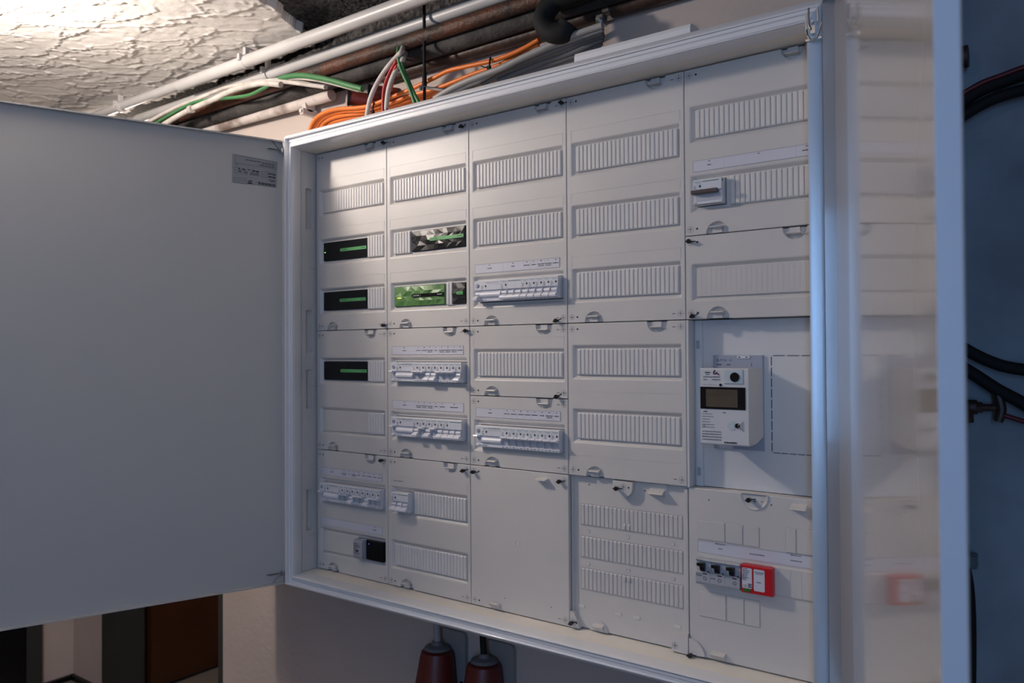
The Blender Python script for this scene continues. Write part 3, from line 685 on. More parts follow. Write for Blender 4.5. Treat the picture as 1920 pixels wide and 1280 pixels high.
b = MB(); b.prismy([(.7510, .0010), (.7720, .0010), (.7660, .0200), (.7600, .0300), (.7510, .0320)], y4, -.0005); build(b, 'corner_boss', PLASTIC, c); b = MB(); b.prismy([(.9990, .0010)] + arc_pts(.9990, .0060, .0320, 90, 180, 8) + [(.9670, .0010)], y4, -.0005); build(b, 'corner_boss', PLASTIC, c)
fastener(c, .7570, .0105, -.0005, 20)
# column 5
c = cover(4, .75, 1.05, [.9490, .8240], label='white two-row cover panel at the top right around the brown-handled switch', labels=[(.8240, [(0, 3, .006), (3, 10, .0001), (10, 12, .0135)], 1)], apert={.824: [(DX0-.002, 0.0755)]})
slats(c, 4, .9490, 0, 24); slats(c, 4, .8240, 7, 24)
c = cover(4, .60, .75, [.6660], label='white one-row cover panel with a smooth blanking strip, above the meter', fast=[(1.0095, .7400, 0), (1.0150, .6060, 30)], flat_rows=[(.6660, 0, 24)])
# meter field
mf = thing('cover_panel', (1.125, .045, .30), 'flat white recessed meter board with a dashed outline, behind the electricity meter', 'cover panel')
b = MB(); b.box(1.0005, 1.2535, .030, .036, .300, .5995); b.box(1.0005, 1.0045, -.0, .030, .300, .5995); b.box(1.0085, 1.0200, .0255, .030, .300, .5995)
build(b, 'meter_board', mat('meter_board_sheet', (0.60, 0.60, 0.60), 0.5), mf)
for z in (.5555, .3260): b = MB(); b.box(1.0090, 1.0150, .0245, .0260, z-.0075, z+.0075); build(b, 'grey_clip', DEVGREY, mf)
b = MB(); yq = .0297
def dash(x0_, z0_, x1_, z1_, n_, th=.0012):
    for k in range(n_):
        a0 = (k+.08)/n_; a1 = (k+.92)/n_
        xa, xb = x0_+(x1_-x0_)*a0, x0_+(x1_-x0_)*a1; za, zb = z0_+(z1_-z0_)*a0, z0_+(z1_-z0_)*a1
        if abs(x1_-x0_) > abs(z1_-z0_): b.add([(xa, yq, za-th/2), (xb, yq, za-th/2), (xb, yq, za+th/2), (xa, yq, za+th/2)], [(0, 1, 2, 3)])
        else: b.add([(xa-th/2, yq, za), (xa+th/2, yq, za), (xa+th/2, yq, zb), (xa-th/2, yq, zb)], [(0, 1, 2, 3)])
dash(1.1430, .3690, 1.1430, .5348, 9, .0015); dash(1.1440, .5352, 1.2400, .5352, 4); dash(1.1440, .3685, 1.2400, .3685, 7)
build(b, 'dashed_outline', INK, mf, fix=False, kind='stuff')
# main switch field
y5 = 0.004
c = thing('cover_panel', (1.125, y5+.012, 0), 'white cover panel with knock-outs, around the red device at the bottom right', 'cover panel')
b = MB(); b.box(1.0005, 1.2530, y5, y5+.026, .0008, .2990, ch=.0015); build(b, 'cover_plate', PLASTIC, c)
kos = [(1.0185, 1.0670, .2095, .2430), (1.0695, 1.0990, .2095, .2430), (1.1010, 1.1275, .2095, .2430), (1.1725, 1.1890, .2080, .2480), (1.1910, 1.2370, .2080, .2480),
       (1.0195, 1.0680, .0735, .1180), (1.0705, 1.1000, .0735, .1180), (1.1020, 1.1275, .0735, .1180)]
for (a, d, e_, f) in kos:
    b = MB(); b.box(a-.0006, d+.0006, y5-.0003, y5, e_-.0006, f+.0006, mi=1); b.box(a, d, y5-.0012, y5, e_, f, ch=.0006); build(b, 'knockout', [PLASTIC, LINE], c)
b = MB(); b.box(1.0175, 1.2440, y5-.0007, y5, .1865, .2070); lb = build(b, 'label_strip', PAPER, c)
q = MB(); yq2 = y5-.0010
q.add([(1.0175, yq2, .2066), (1.2440, yq2, .2066), (1.2440, yq2, .2071), (1.0175, yq2, .2071)], [(0, 1, 2, 3)], 1); q.add([(1.0175, yq2, .1865), (1.0179, yq2, .1865), (1.0179, yq2, .2070), (1.0175, yq2, .2070)], [(0, 1, 2, 3)], 1)
for (a, d, z) in ((1.0500, 1.0680, .2045), (1.0555, 1.0630, .1965), (1.1110, 1.1370, .1960), (1.1800, 1.1980, .2040), (1.1800, 1.1990, .1950)): micro(q, a, d, z, yq2, .0013, 0)
build(q, 'label_print', [INK, INKL], lb, fix=False, kind='stuff')
b = MB(); b.box(1.1510, 1.2480, y5-.0030, y5, .1330, .1825, ch=.002); build(b, 'blanking_strip', PLASTIC, c)
for k in range(5): b = MB(); b.box(1.1620+.018*k, 1.1624+.018*k, y5-.0034, y5-.0028, .1345, .1810); build(b, 'rib', PLASTIC, c)
b = MB(); b.lathe((1.1200, y5+.0002, .2960), (0, -1, 0), [(.0250, 0), (.0235, .0022), (.0210, .0010), (.0200, -.0001)], n=30)
b.v = [(x, y_, min(z, .2985)) for x, y_, z in b.v]; build(b, 'fastener_boss', PLASTIC, c, smooth=True)
fastener(c, 1.1125, .2890, y5-.0010, 10); fastener(c, 1.0050, .0025, y5-.0045, 0)
q = MB(); cross(q, 1.1210, .2870, y5-.0016, circ=False); q.add([(1.1320, y5-.0016, .2870), (1.1350, y5-.0016, .2870), (1.1350, y5-.0016, .2882), (1.1320, y5-.0016, .2882)], [(0, 1, 2, 3)])
for x, z in ((1.0380, .2790), (1.1480, .2820)): q.add([(x, y5-.0003, z), (x+.002, y5-.0003, z), (x+.002, y5-.0003, z+.003), (x, y5-.0003, z+.003)], [(0, 1, 2, 3)])
build(q, 'printed_marks', [INK, INKL], c, fix=False, kind='stuff')
b = MB(); b.prismx([(y5, .2900), (y5-.012, .2840), (y5-.013, .2820), (y5, .2790)], 1.1830, 1.2080); build(b, 'finger_grip', PLASTIC, c); b = MB(); b.prismx([(y5, .0170), (y5-.010, .0150), (y5-.011, .0130), (y5, .0020)], 1.0420, 1.0680); build(b, 'finger_grip', PLASTIC, c)
b = MB(); b.prismy([(1.0010, .0010), (1.0010, .0310), (1.0060, .0300)] + arc_pts(1.0010, .0010, .0300, 60, 5, 6), y5, -.0010); build(b, 'corner_boss', PLASTIC, c)

# ------------------------------------------------------------------ breakers
YF = -0.0137
BODY = [(0.020, .0222), (-.0115, .0222), (YF, .0205), (YF, .0022), (-.0095, .0008), (-.0090, -.0158), (-.0120, -.0165), (-.0122, -.0212), (-.0105, -.0222), (0.020, -.0222)]
def lever(b, xa, xb, up):
    """one rocker; up = switched on"""
    if up: b.prismx([(-.0085, .0006), (-.0205, .0030), (-.0225, .0018), (-.0225, .0004), (-.0150, -.0030), (-.0085, -.0045)], xa, xb)
    else:
        b.prismx([(-.0085, -.0018)] + [(-.0120-.0034*sin(radians(a)), -.0050+.0034*cos(radians(a))) for a in range(0, 181, 30)] + [(-.0085, -.0090)], xa+.0008, xb-.0008)
        b.prismx([(-.0090, -.0090), (-.0150, -.0095), (-.0215, -.0135), (-.0225, -.0160), (-.0210, -.0195), (-.0160, -.0200), (-.0090, -.0170)], xa, xb)
def face_print(q, x0, w_, zc, sq, rr, brand=True, line=None):
    yq = YF-.00025
    if brand:
        text(q, 'Schneider', x0+.0022, zc+.0170, yq, .0022, width=.0136, mi=2); text(q, 'Electric', x0+.0060, zc+.0146, yq, .0014, width=.0080, mi=2)
    if line: q.add([(line[0], yq, zc+.0172), (line[1], yq, zc+.0172), (line[1], yq, zc+.0184), (line[0], yq, zc+.0184)], [(0, 1, 2, 3)], 2)
    for k, z in enumerate((.0108, .0090, .0072, .0054, .0036)): micro(q, x0+.0014, x0+.0014+rr.uniform(.0038, .0062), zc+z, yq, .0008, 1, rr)
    q.add([(x0+.0112, yq, zc+.0080), (x0+.0150, yq, zc+.0080), (x0+.0150, yq, zc+.0122), (x0+.0112, yq, zc+.0122)], [(0, 1, 2, 3)], sq)
    q.add([(x0+.0146, yq, zc+.0030), (x0+.0150, yq, zc+.0030), (x0+.0150, yq, zc+.0062), (x0+.0146, yq, zc+.0062)], [(0, 1, 2, 3)], 1)
def shifted(prof, zc): return [(y, z+zc) for y, z in prof]
def breaker(x0, zc, up, label, group, sq=0, poles=1, bar=True):
    w_ = pitch*poles; rr = random.Random(int(x0*1e4))
    t = thing('circuit_breaker', (x0+w_/2, .02, zc-.0222), label, 'circuit breaker', group)
    b = MB()
    for k in range(poles): b.prismx(shifted(BODY, zc), x0+pitch*k+(.00025 if k == 0 else .0001), x0+pitch*(k+1)-(.00025 if k == poles-1 else .0001))
    build(b, 'breaker_body', DEVICE, t)
    b = MB()
    for k in range(poles):
        xa = x0+pitch*k
        b.box(xa+.0030, xa+.0147, -.0098, -.0092, zc-.0150, zc-.0002)
        b.box(xa+.0012, xa+.0020, -.0125, -.0090, zc-.0150, zc+.0005); b.box(xa+.0157, xa+.0165, -.0125, -.0090, zc-.0150, zc+.0005)
    build(b, 'lever_well', CLEARG, t)
    b = MB()
    tmp = MB()
    for k in range(poles): lever(tmp, x0+pitch*k+.0013, x0+pitch*(k+1)-.0013, up)
    if poles > 1 and bar:
        if up: tmp.box(x0+.001, x0+w_-.001, -.0222, -.0165, 0, .0022)
        else: tmp.prismx([(-.0165, -.0125), (-.0218, -.0140), (-.0225, -.0160), (-.0210, -.0193), (-.0165, -.0195)], x0+.0010, x0+w_-.0010)
    tmp.v = [(x, y, z+zc) for x, y, z in tmp.v]
    build(tmp, 'rocker_lever', LEVER, t, smooth=True, ang=30)
    q = MB()
    face_print(q, x0, w_, zc, sq, rr, True, (x0+pitch+.001, x0+w_-.0015) if poles > 1 else None)
    for k in range(poles):
        micro(q, x0+pitch*k+.002, x0+pitch*k+.0065, zc-.0200, -.01245, .0014, 1, rr)
        if up: micro(q, x0+pitch*k+.0100, x0+pitch*k+.0150, zc-.0200, -.01245, .0018, 1, rr)
    build(q, 'printed_text', [INK, INKL, INKG], t, fix=False, kind='stuff')
    # side screw recess, seen on the last one of a row
    return t
def rcd(x0, zc, up, label, plain=False):
    w_ = pitch*4; rr = random.Random(int(x0*1e4)+5)
    t = thing('residual_current_switch', (x0+w_/2, .02, zc-.0222), label, 'safety switch')
    b = MB(); b.prismx(shifted(BODY, zc), x0+.0002, x0+w_-.00025); b.box(x0+.0030, x0+w_-.002, -.0100, -.0085, zc-.0160, zc+.0005); build(b, 'switch_body', DEVICE, t)
    b = MB(); b.lathe((x0+.0088, YF, zc+.0118), (0, -1, 0), [(.0044, 0), (.0044, .0012), (.0030, .0022), (.0012, .0016)], n=18)
    b.v = [(x, y, z) for x, y, z in b.v]; build(b, 'test_button', DEVGREY, t, label='round grey test button', smooth=True)
    b = MB(); b.prismx([(-.0090, zc-.0020)] + [(-.0100-.0062*sin(radians(a)), zc-.0080+.0062*cos(radians(a))) for a in range(0, 181, 20)] + [(-.0090, zc-.0140)], x0+pitch*.92, x0+w_-.0012)
    build(b, 'wide_rocker', LEVER, t, smooth=True, ang=30)
    b = MB(); tmp = MB()
    if up:
        tmp.prismx([(-.0090, .0010), (-.0215, .0032), (-.0230, .0005), (-.0150, -.0015), (-.0090, -.0030)], x0+.0010, x0+.0125); tmp.box(x0+.0030, x0+.0120, -.0150, -.0090, -.0200, -.0165)
    else:
        tmp.prismx([(-.0090, -.0090), (-.0150, -.0105), (-.0225, -.0150), (-.0225, -.0190), (-.0160, -.0205), (-.0090, -.0190)], x0+.0010, x0+.0125); tmp.cyl((x0+.0035, -.0120, -.0060), (x0+.0155, -.0120, -.0060), .0034)
    tmp.v = [(x, y, z+zc) for x, y, z in tmp.v]; build(tmp, 'rocker_lever', LEVER, t, smooth=True, ang=30)
    b = MB(); b.box(x0+.0030, x0+.0148, -.0102, -.0098, zc-.0150, zc-.0010); build(b, 'lever_well', CLEARG, t)
    q = MB()
    if plain: micro(q, x0+.0310, x0+.0640, zc+.0170, YF-.00025, .0009, 1, rr)
    face_print(q, x0+pitch, w_, zc, 0, rr, not plain, None if plain else (x0+2*pitch-.001, x0+w_-.0035))
    yq = YF-.00025; q.add([(x0+2*pitch, yq, zc+.0136), (x0+w_-.001, yq, zc+.0136), (x0+w_-.001, yq, zc+.0139), (x0+2*pitch, yq, zc+.0139)], [(0, 1, 2, 3)], 1)
    micro(q, x0+.0180, x0+.0330, zc-.0195, -.01245, .0012, 1, rr)
    build(q, 'printed_text', [INK, INKL, INKG], t, fix=False, kind='stuff')
    return t
def row(ci, zc, states, rowname, group, greens=(), start=4, plain=False, rup=True, extra=''):
    x0 = ci*0.25 + DX0 + .0005
    rcd(x0, zc, rup, 'wide white safety switch with round grey button, left end of %s' % rowname, plain)
    nm = 0
    k = start
    for s in states:
        poles = 3 if s in '3' else 1
        up = s == 'U'
        if poles == 3:
            breaker(x0+pitch*k, zc, False, 'white three-pole breaker with green line in %s' % rowname, group, 3 if False else (2 if k in greens else 0), 3)
        else:
            breaker(x0+pitch*k, zc, up, 'white single-pole breaker, lever %s, %s from the left in %s' % ('up' if up else 'down', ORD[nm], rowname), group, 2 if k in greens else 0)
            nm += 1
        k += poles
row(0, .198, 'UUDUUDUU', 'the leftmost breaker row', 'breakers in the leftmost column')
row(1, .4995, 'UUDDUUUD', 'upper breaker row, second column', 'breakers in the upper row of the second column')
row(1, .3735, 'DUDUD3', 'lower breaker row, second column', 'breakers in the lower row of the second column', greens=(8,))
row(2, .6735, '3DDDDD', 'upper breaker row, middle column', 'breakers in the upper row of the middle column', rup=False, plain=True)
row(2, .3655, 'UUUUUUUU', 'lower breaker row, middle column', 'breakers in the lower row of the middle column', greens=(5, 6, 7, 8, 9))
breaker(.25+DX0+.0005, .1995, False, 'small white three-pole breaker alone beside blank ribs, low in the second column', None, 0, 3)
# main switch with brown bar
t = thing('main_switch', (1.0480, .02, .80), 'white three-module switch with a brown bar handle in the rightmost column', 'switch')
b = MB(); xm, zm = 1.0215, .8240
b.prismx(shifted(BODY, zm), xm, xm+.0520); build(b, 'switch_body', DEVICE, t)
b = MB(); b.prismx([(-.0080, zm+.0002), (-.0200, zm+.0030), (-.0225, zm+.0015), (-.0225, zm-.0030), (-.0190, zm-.0042), (-.0080, zm-.0036)], xm-.0005, xm+.0465); build(b, 'bar_handle', BROWN, t, label='brown bar handle')
b = MB(); b.box(xm+.003, xm+.049, -.0098, -.0085, zm-.0155, zm-.003); build(b, 'lever_well', CLEARG, t)
q = MB(); face_print(q, xm, .05, zm, 2, random.Random(4), True, (xm+.0175, xm+.0480)); micro(q, xm+.002, xm+.007, zm-.0198, -.01245, .0014, 1)
q.add([(xm+.001, -.0124, zm-.0222), (xm+.051, -.0124, zm-.0222), (xm+.051, -.0124, zm-.0213), (xm+.001, -.0124, zm-.0213)], [(0, 1, 2, 3)], 0)
q.add([(xm+.0520+.0001, -.010, zm+.016), (xm+.0520+.0001, -.006, zm+.016), (xm+.0520+.0001, -.006, zm+.020), (xm+.0520+.0001, -.010, zm+.020)], [(0, 1, 2, 3)], 0)
build(q, 'printed_text', [INK, INKL, INKG], t, fix=False, kind='stuff')
# screw recesses on the right cheeks of row ends
def cheek(x, zc):
    pass

# ------------------------------------------------------------------ black and green modules
def facet_mesh(x0, x1, z0, z1, y0, dep, nx, nz, seed):
    rs = random.Random(seed); b = MB(); P = []
    for j in range(nz+1):
        rowp = []
        for i in range(nx+1):
            fx = i/nx + (0.5/nx if j % 2 and 0 < i < nx else 0); fx = min(fx, 1)
            edge = i in (0, nx) or j in (0, nz)
            rowp.append((x0+(x1-x0)*fx, y0-(rs.uniform(.0, .3) if edge else rs.uniform(.2, 1))*dep, z0+(z1-z0)*j/nz))
        P.append(rowp)
    idx = lambda i, j: j*(nx+1)+i
    vs = [p for r in P for p in r]; fs = []
    for j in range(nz):
        for i in range(nx):
            a, c, d, e = idx(i, j), idx(i+1, j), idx(i+1, j+1), idx(i, j+1)
            if j % 2: fs += [(a, c, e), (c, d, e)] if i % 2 == 0 else [(a, c, d), (a, d, e)]
            else: fs += [(a, c, d), (a, d, e)] if i % 2 == 0 else [(a, c, e), (c, d, e)]
    b.add(vs, fs); return b
def module(x0, x1, zc, label, faceted=False, mt=BLACK, seed=1, band=None, led=None, name='control_module', cat='control module', words=('LOXONE', 'Tree Ext'), bandmat=BANDG, wordmi=0, small=False):
    t = thing(name, ((x0+x1)/2, .02, zc-.0225), label, cat)
    z0, z1 = zc-.0226, zc+.0226
    yf = 0.0015 if not faceted else 0.0025
    b = MB(); b.box(x0, x1, yf, .02, z0, z1, ch=.0004)
    build(b, 'module_body', mt, t)
    ytop = yf
    if faceted:
        b = facet_mesh(x0+.0004, x1-.0004, z0+.0004, z1-.0004, yf-.0001, .0046, max(2, int((x1-x0)/.0125)), 4, seed)
        build(b, 'faceted_front', mt, t, fix=False); ytop = yf-.0040
    if band:
        a, d, bz0, bz1 = band
        b = MB(); r = (bz1-bz0)/2
        pr = [(d, bz0), (d, bz1)] + arc_pts(a+r, (bz0+bz1)/2, r, 90, 270, 8)
        b.prismy(pr, ytop-.0006, ytop+.002); bo = build(b, 'name_band', bandmat, t, label='name band')
        q = MB(); h = (bz1-bz0)*.5
        if small: text(q, words[0], (a+d)/2, (bz0+bz1)/2-h/2, ytop-.0009, h*.7, width=(d-a)*.7, center=True, mi=wordmi)
        else:
            text(q, words[0], a+.0045, (bz0+bz1)/2-h/2, ytop-.0009, h, width=.0190, mi=wordmi)
            q.add([(a+.0270, ytop-.0009, bz0+.0012), (a+.0274, ytop-.0009, bz0+.0012), (a+.0274, ytop-.0009, bz1-.0012), (a+.0270, ytop-.0009, bz1-.0012)], [(0, 1, 2, 3)], wordmi)
            micro(q, d-.0170, d-.0035, (bz0+bz1)/2-.0007, ytop-.0009, .0014, wordmi)
        build(q, 'band_print', [INK, INKW], bo, fix=False, kind='stuff')
    if led:
        lx, lz, lw, lm = led
        b = MB(); b.box(lx, lx+lw, ytop-.0006, ytop+.002, lz-.0009, lz+.0009, ch=.0003); build(b, 'status_led', lm, t, label='lit status light')
    return t
for zc, lb_, led, dx in ((r2, 'black module with tiny green light at its left end, top left cover', (.0285, r2-.0015, .0040, LEDG), 0), (r3, 'black module with green band, lowest row of the top left cover', None, -.0025), (.4995, 'black module with green band, middle cover of the leftmost column', None, 0)):
    module(.0248, .1812, zc, lb_, band=(.0860+dx, .1790+dx, zc-.0035, zc+.0042), led=led)
module(.3275, .4868, r2, 'black faceted module with green band, right of six white ribs in the second column', True, FACET, 5, band=(.3860, .4850, r2-.0035, r2+.0042))
module(.2720, .4268, r3, 'green faceted module with black band and yellow light in the second column', True, GREEN, 9, band=(.3300, .4260, r3-.0035, r3+.0040), led=(.2850, r3-.0035, .0120, LEDY), bandmat=BLACK, wordmi=1)
module(.4470, .4868, r3, 'small black faceted module with a green tag beside the green module', True, FACET, 12, band=(.4640, .4820, r3-.0035, r3+.0035), small=True, words=('LOXONE', ''))
# bottom left devices
t = thing('relay_module', (.1700, .02, .05), 'grey printed relay beside a black block in the lowest left row', 'relay')
b = MB(); xa, xb, zc = .1500, .1795, .0725; b.prismx([(.02, zc+.0225), (-.0130, zc+.0225), (-.0170, zc+.0150), (-.0170, zc-.0150), (-.0130, zc-.0225), (.02, zc-.0225)], xa, xb); build(b, 'relay_body', DEVGREY, t)
q = MB(); rr = random.Random(8)
for z in (.0130, .0095, .0065, .0035, .0005, -.0030, -.0065, -.0100): micro(q, xa+.002, xa+.002+rr.uniform(.010, .023), zc+z, -.0173, .0014, 0, rr)
q.add([(xa+.009, -.0174, zc-.0045), (xa+.018, -.0174, zc-.0045), (xa+.018, -.0174, zc-.0005), (xa+.009, -.0174, zc-.0005)], [(0, 1, 2, 3)], 0)
build(q, 'printed_text', [INK], t, fix=False, kind='stuff')
t = thing('black_module', (.2080, .02, .05), 'square black block with a tiny blue light, right of the grey relay', 'module')
b = MB(); b.box(.1805, .2365, -.0040, .02, zc-.0235, zc+.0235, ch=.0008); build(b, 'module_body', BLACK, t)
b = MB(); b.box(.1890, .1910, -.0046, -.0035, zc+.0140, zc+.0152); build(b, 'status_led', LEDB, t, label='tiny blue light')

# ------------------------------------------------------------------ electricity meter
t = thing('meter_bracket', (1.085, .030, .371), 'blue-grey plastic mounting bracket behind the electricity meter', 'bracket')
b = MB(); b.box(1.0405, 1.1300, .0250, .0300, .3705, .5360, ch=.0008); build(b, 'bracket_plate', BRACK, t)
b = MB(); b.box(1.0850, 1.1070, .0235, .0250, .5305, .5350); build(b, 'seal_tab', DEVICE, t)
q = MB(); yq = .0247
text(q, 'E', 1.0475, .5255, yq, .0040, width=.0040, mi=0); q.add([(1.0520, yq, .5258), (1.0530, yq, .5258), (1.0530, yq, .5268), (1.0520, yq, .5268)], [(0, 1, 2, 3)]); text(q, 'T', 1.0540, .5255, yq, .0040, width=.0040); q.add([(1.0588, yq, .5270), (1.0598, yq, .5270), (1.0598, yq, .5280), (1.0588, yq, .5280)], [(0, 1, 2, 3)]); text(q, 'N', 1.0608, .5255, yq, .0040, width=.0042)
text(q, '10', 1.0700, .5255, yq, .0036, width=.0050); micro(q, 1.0475, 1.0570, .5185, yq, .0020); micro(q, 1.0660, 1.0740, .5185, yq, .0018)
for x in (1.0870, 1.1000): q.add([(x, .0232, .5318), (x+.0040, .0232, .5318), (x+.0040, .0232, .5334), (x, .0232, .5334)], [(0, 1, 2, 3)])
q.add([(1.1095, yq, .5170), (1.1103, yq, .5170), (1.1103, yq, .5225), (1.1095, yq, .5225)], [(0, 1, 2, 3)])
build(q, 'printed_text', [INK], t, fix=False, kind='stuff')
t = thing('electricity_meter', (1.088, .025, .385), 'white electricity meter with dark display in the rightmost column', 'meter')
mx0, mx1, my, mzb, mzt = 1.0462, 1.1300, -.0490, .3855, .5145
b = MB(); b.prismx([(.0245, mzt-.001), (my+.002, mzt), (my, mzt-.002), (my, mzb+.002), (my+.002, mzb), (-.012, mzb+.001), (.0245, mzb+.010)], mx0, mx1); build(b, 'meter_housing', mat('meter_housing_plastic', (0.60, 0.60, 0.60), 0.4), t)
b = MB(); b.box(mx0+.0005, mx0+.0790, my-.0012, my, .4455, .4830, ch=.0005); scr = build(b, 'display_surround', BLACK, t, label='black display surround')
b = MB(); b.box(mx0+.0110, mx0+.0660, my-.0016, my-.0010, .4495, .4790); lcd = build(b, 'display', LCD, scr, label='dim grey-brown display')
q = MB(); yq = my-.0019; text(q, '1.8.0 0004271 kWh', mx0+.0130, .4690, yq, .0032, width=.0480); micro(q, mx0+.0250, mx0+.0600, .4745, yq, .0010); 
MATS['lcd_ink'] = mat('lcd_ink', (0.02, 0.017, 0.012), 0.4)
build(q, 'display_digits', MATS['lcd_ink'], scr, fix=False, kind='stuff')
b = MB(); b.box(mx0+.0430, mx0+.0760, my-.0012, my, .4880, .5125, ch=.0015); pt = build(b, 'optical_port_field', mat('pale_blue_plastic', (0.50, 0.56, 0.58), 0.35), t)
b = MB(); b.lathe((mx0+.0615, my-.0012, .5000), (0, -1, 0), [(.0080, 0), (.0080, .0012), (.0066, .0016), (.0030, .0006)], n=24); build(b, 'optical_port', BLACK, pt, label='round black optical port', smooth=True)
b = MB(); b.cyl((mx0+.0365, my, .4865), (mx0+.0365, my-.001, .4865), .0024); build(b, 'indicator_hole', BLACK, t)
b = MB(); b.lathe((mx0+.0650, my, .4190), (0, -1, 0), [(.0042, 0), (.0042, .0012), (.0030, .0022), (.0012, .0020)], n=18)
build(b, 'seal_screw', BLACK, t, label='black seal screw')
b = MB(); b.prismy([(mx0+.0600, .4260)] + arc_pts(mx0+.0550, .4190, .0075, 90, 270, 10) + [(mx0+.0600, .4120)], my-.0008, my); build(b, 'seal_recess', mat('pale_blue_plastic', (0.5, .56, .58)), t)
b = MB(); b.cyl((mx0+.0660, my-.002, .4200), (mx0+.0740, my-.001, .4255), .0006, n=6); b.cyl((mx0+.0660, my-.002, .4180), (mx0+.0740, my-.001, .4120), .0006, n=6); b.cyl((mx0+.0740, my-.001, .4100), (mx0+.0740, my-.001, .4270), .0005, n=6); build(b, 'seal_wire', STEEL, t)
q = MB(); yq = my-.0003; rr = random.Random(5)
micro(q, mx0+.0090, mx0+.0200, .5065, yq, .0018, 0, rr); micro(q, mx0+.0105, mx0+.0180, .5035, yq, .0014, 0, rr)
# blot-like network operator emblem: three leaning lobes
for (ex, ez, ra, rb, th) in ((.0255, .5085, .0035, .0016, 60), (.0290, .5060, .0032, .0015, 50), (.0325, .5045, .0030, .0012, -35), (.0250, .5050, .0016, .0012, 0)):
    c_, s_ = cos(radians(th)), sin(radians(th)); P = [(mx0+ex+ra*cos(2*pi*k/14)*c_-rb*sin(2*pi*k/14)*s_, yq, ez+ra*cos(2*pi*k/14)*s_+rb*sin(2*pi*k/14)*c_) for k in range(14)]
    q.add(P, [tuple(range(14))], 2)
micro(q, mx0+.0060, mx0+.0350, .4990, yq, .0020, 1, rr); micro(q, mx0+.0060, mx0+.0130, .4945, yq, .0016, 1, rr); micro(q, mx0+.0210, mx0+.0360, .4945, yq, .0018, 1, rr); micro(q, mx0+.006, mx0+.030, .4865, yq, .0006, 1, rr)
micro(q, mx0+.0060, mx0+.0130, .4400, yq, .0020, 0, rr); micro(q, mx0+.0400, mx0+.0470, .4395, yq, .0018, 0, rr)
for k in range(6):
    micro(q, mx0+.0035, mx0+.0035+rr.uniform(.010, .022), .4365-.0045*k, yq, .0011, 1, rr)
text(q, 'CE', mx0+.0035, .4150, yq, .0034, width=.0055, mi=0)
for k in range(4): micro(q, mx0+.0035, mx0+.0380, .4065-.0045*k, yq, .0018, 1, rr)
micro(q, mx0+.0420, mx0+.0640, .3890, yq, .0028, 0, rr)
build(q, 'printed_text', [INK, INKL, mat('plum_ink', (0.10, 0.02, 0.05), 0.6)], t, fix=False, kind='stuff')
t['label'] = 'white electricity meter with dark display in the rightmost column'

# ------------------------------------------------------------------ main fuse switches and surge protector
MBODY = [(0.020, .0225), (-.0100, .0225), (-.0115, .0200), (-.0075, .0180), (-.0075, .0010), (-.0120, -.0010), (-.0125, -.0180), (-.0100, -.0225), (.020, -.0225)]
t = thing('main_fuse_switch', (1.0580, .02, .134), 'grey three-pole main breaker with three black levers, beside the red device', 'circuit breaker')
zc = .1565; xm = 1.0195; wm = .0265
b = MB()
for k in range(3): b.prismx(shifted(MBODY, zc), xm+wm*k+.0002, xm+wm*(k+1)-.0002)
build(b, 'switch_body', mat('light_grey_device', (0.40, 0.41, 0.43), 0.4), t)
for k in range(3):
    b = MB(); xc = xm+wm*k+.0125
    b.prismx([(-.0070, zc+.0150), (-.0200, zc+.0170), (-.0230, zc+.0160), (-.0230, zc+.0125), (-.0150, zc+.0090), (-.0120, zc+.0015), (-.0070, zc+.0015)], xc-.0042, xc+.0042)
    b.box(xc-.0062, xc+.0062, -.0232, -.0205, zc+.0122, zc+.0172, ch=.0006)
    build(b, 'black_lever', BLACK, t, label='black lever')
b = MB()
for k in range(3):
    xc = xm+wm*k+.0125
    n_ = 14; b.add([(xc+.0098*cos(radians(a)), -.0074-.0035*abs(sin(radians(a)))*0, zc+.0100+.0085*sin(radians(a))) for a in range(0, 360, 26)], [tuple(range(14))])
build(b, 'lever_well', CLEARG, t, fix=False)
q = MB(); rr = random.Random(2); yq = -.01275
text(q, 'E.T.N', xm+.0005, zc+.0188, -.0116, .0026, width=.0120, mi=0)
for k in range(3):
    xa = xm+wm*k
    q.add([(xa+.0135, yq, zc-.0035), (xa+.0215, yq, zc-.0035), (xa+.0215, yq, zc-.0013), (xa+.0135, yq, zc-.0013)], [(0, 1, 2, 3)], 2)
    n_ = 16; cx_, cz_ = xa+.0175, zc-.0105; q.add([(cx_+.0032*cos(2*pi*j/n_), yq, cz_+.0032*sin(2*pi*j/n_)) for j in range(n_)] + [(cx_+.0024*cos(2*pi*j/n_), yq, cz_+.0024*sin(2*pi*j/n_)) for j in range(n_)], [(j, (j+1) % n_, (j+1) % n_+n_, j+n_) for j in range(n_)], 0)
    text(q, 'L%d' % (k+1), xa+.0050, zc-.0190, yq, .0022, width=.0036, mi=1)
    q.add([(xa+.0215, -.0105, zc-.0005), (xa+.0240, -.0105, zc-.0005), (xa+.0240, -.0105, zc+.0025), (xa+.0215, -.0105, zc+.0025)], [(0, 1, 2, 3)], 0)
for z in (-.0045, -.0075): micro(q, xm+.001, xm+.0115, zc+z, yq, .0014, 1, rr)
micro(q, xm+wm+.001, xm+wm+.010, zc-.0095, yq, .0020, 1, rr)
build(q, 'printed_text', [INK, INKL, mat('violet_ink', (0.06, 0.015, 0.05), 0.5)], t, fix=False, kind='stuff')
t = thing('surge_protector', (1.1260, .02, .134), 'bright red surge protector with two white labels, right of the black levers', 'surge protector')
b = MB(); b.box(1.1010, 1.1545, -.0130, .02, .1335, .1800, ch=.0015); rd = build(b, 'red_housing', REDDEV, t)
b = MB(); b.prismy(rrect(1.1035, 1.1205, .1415, .1760, .002), -.0134, -.0128); build(b, 'data_label', PAPER, t)
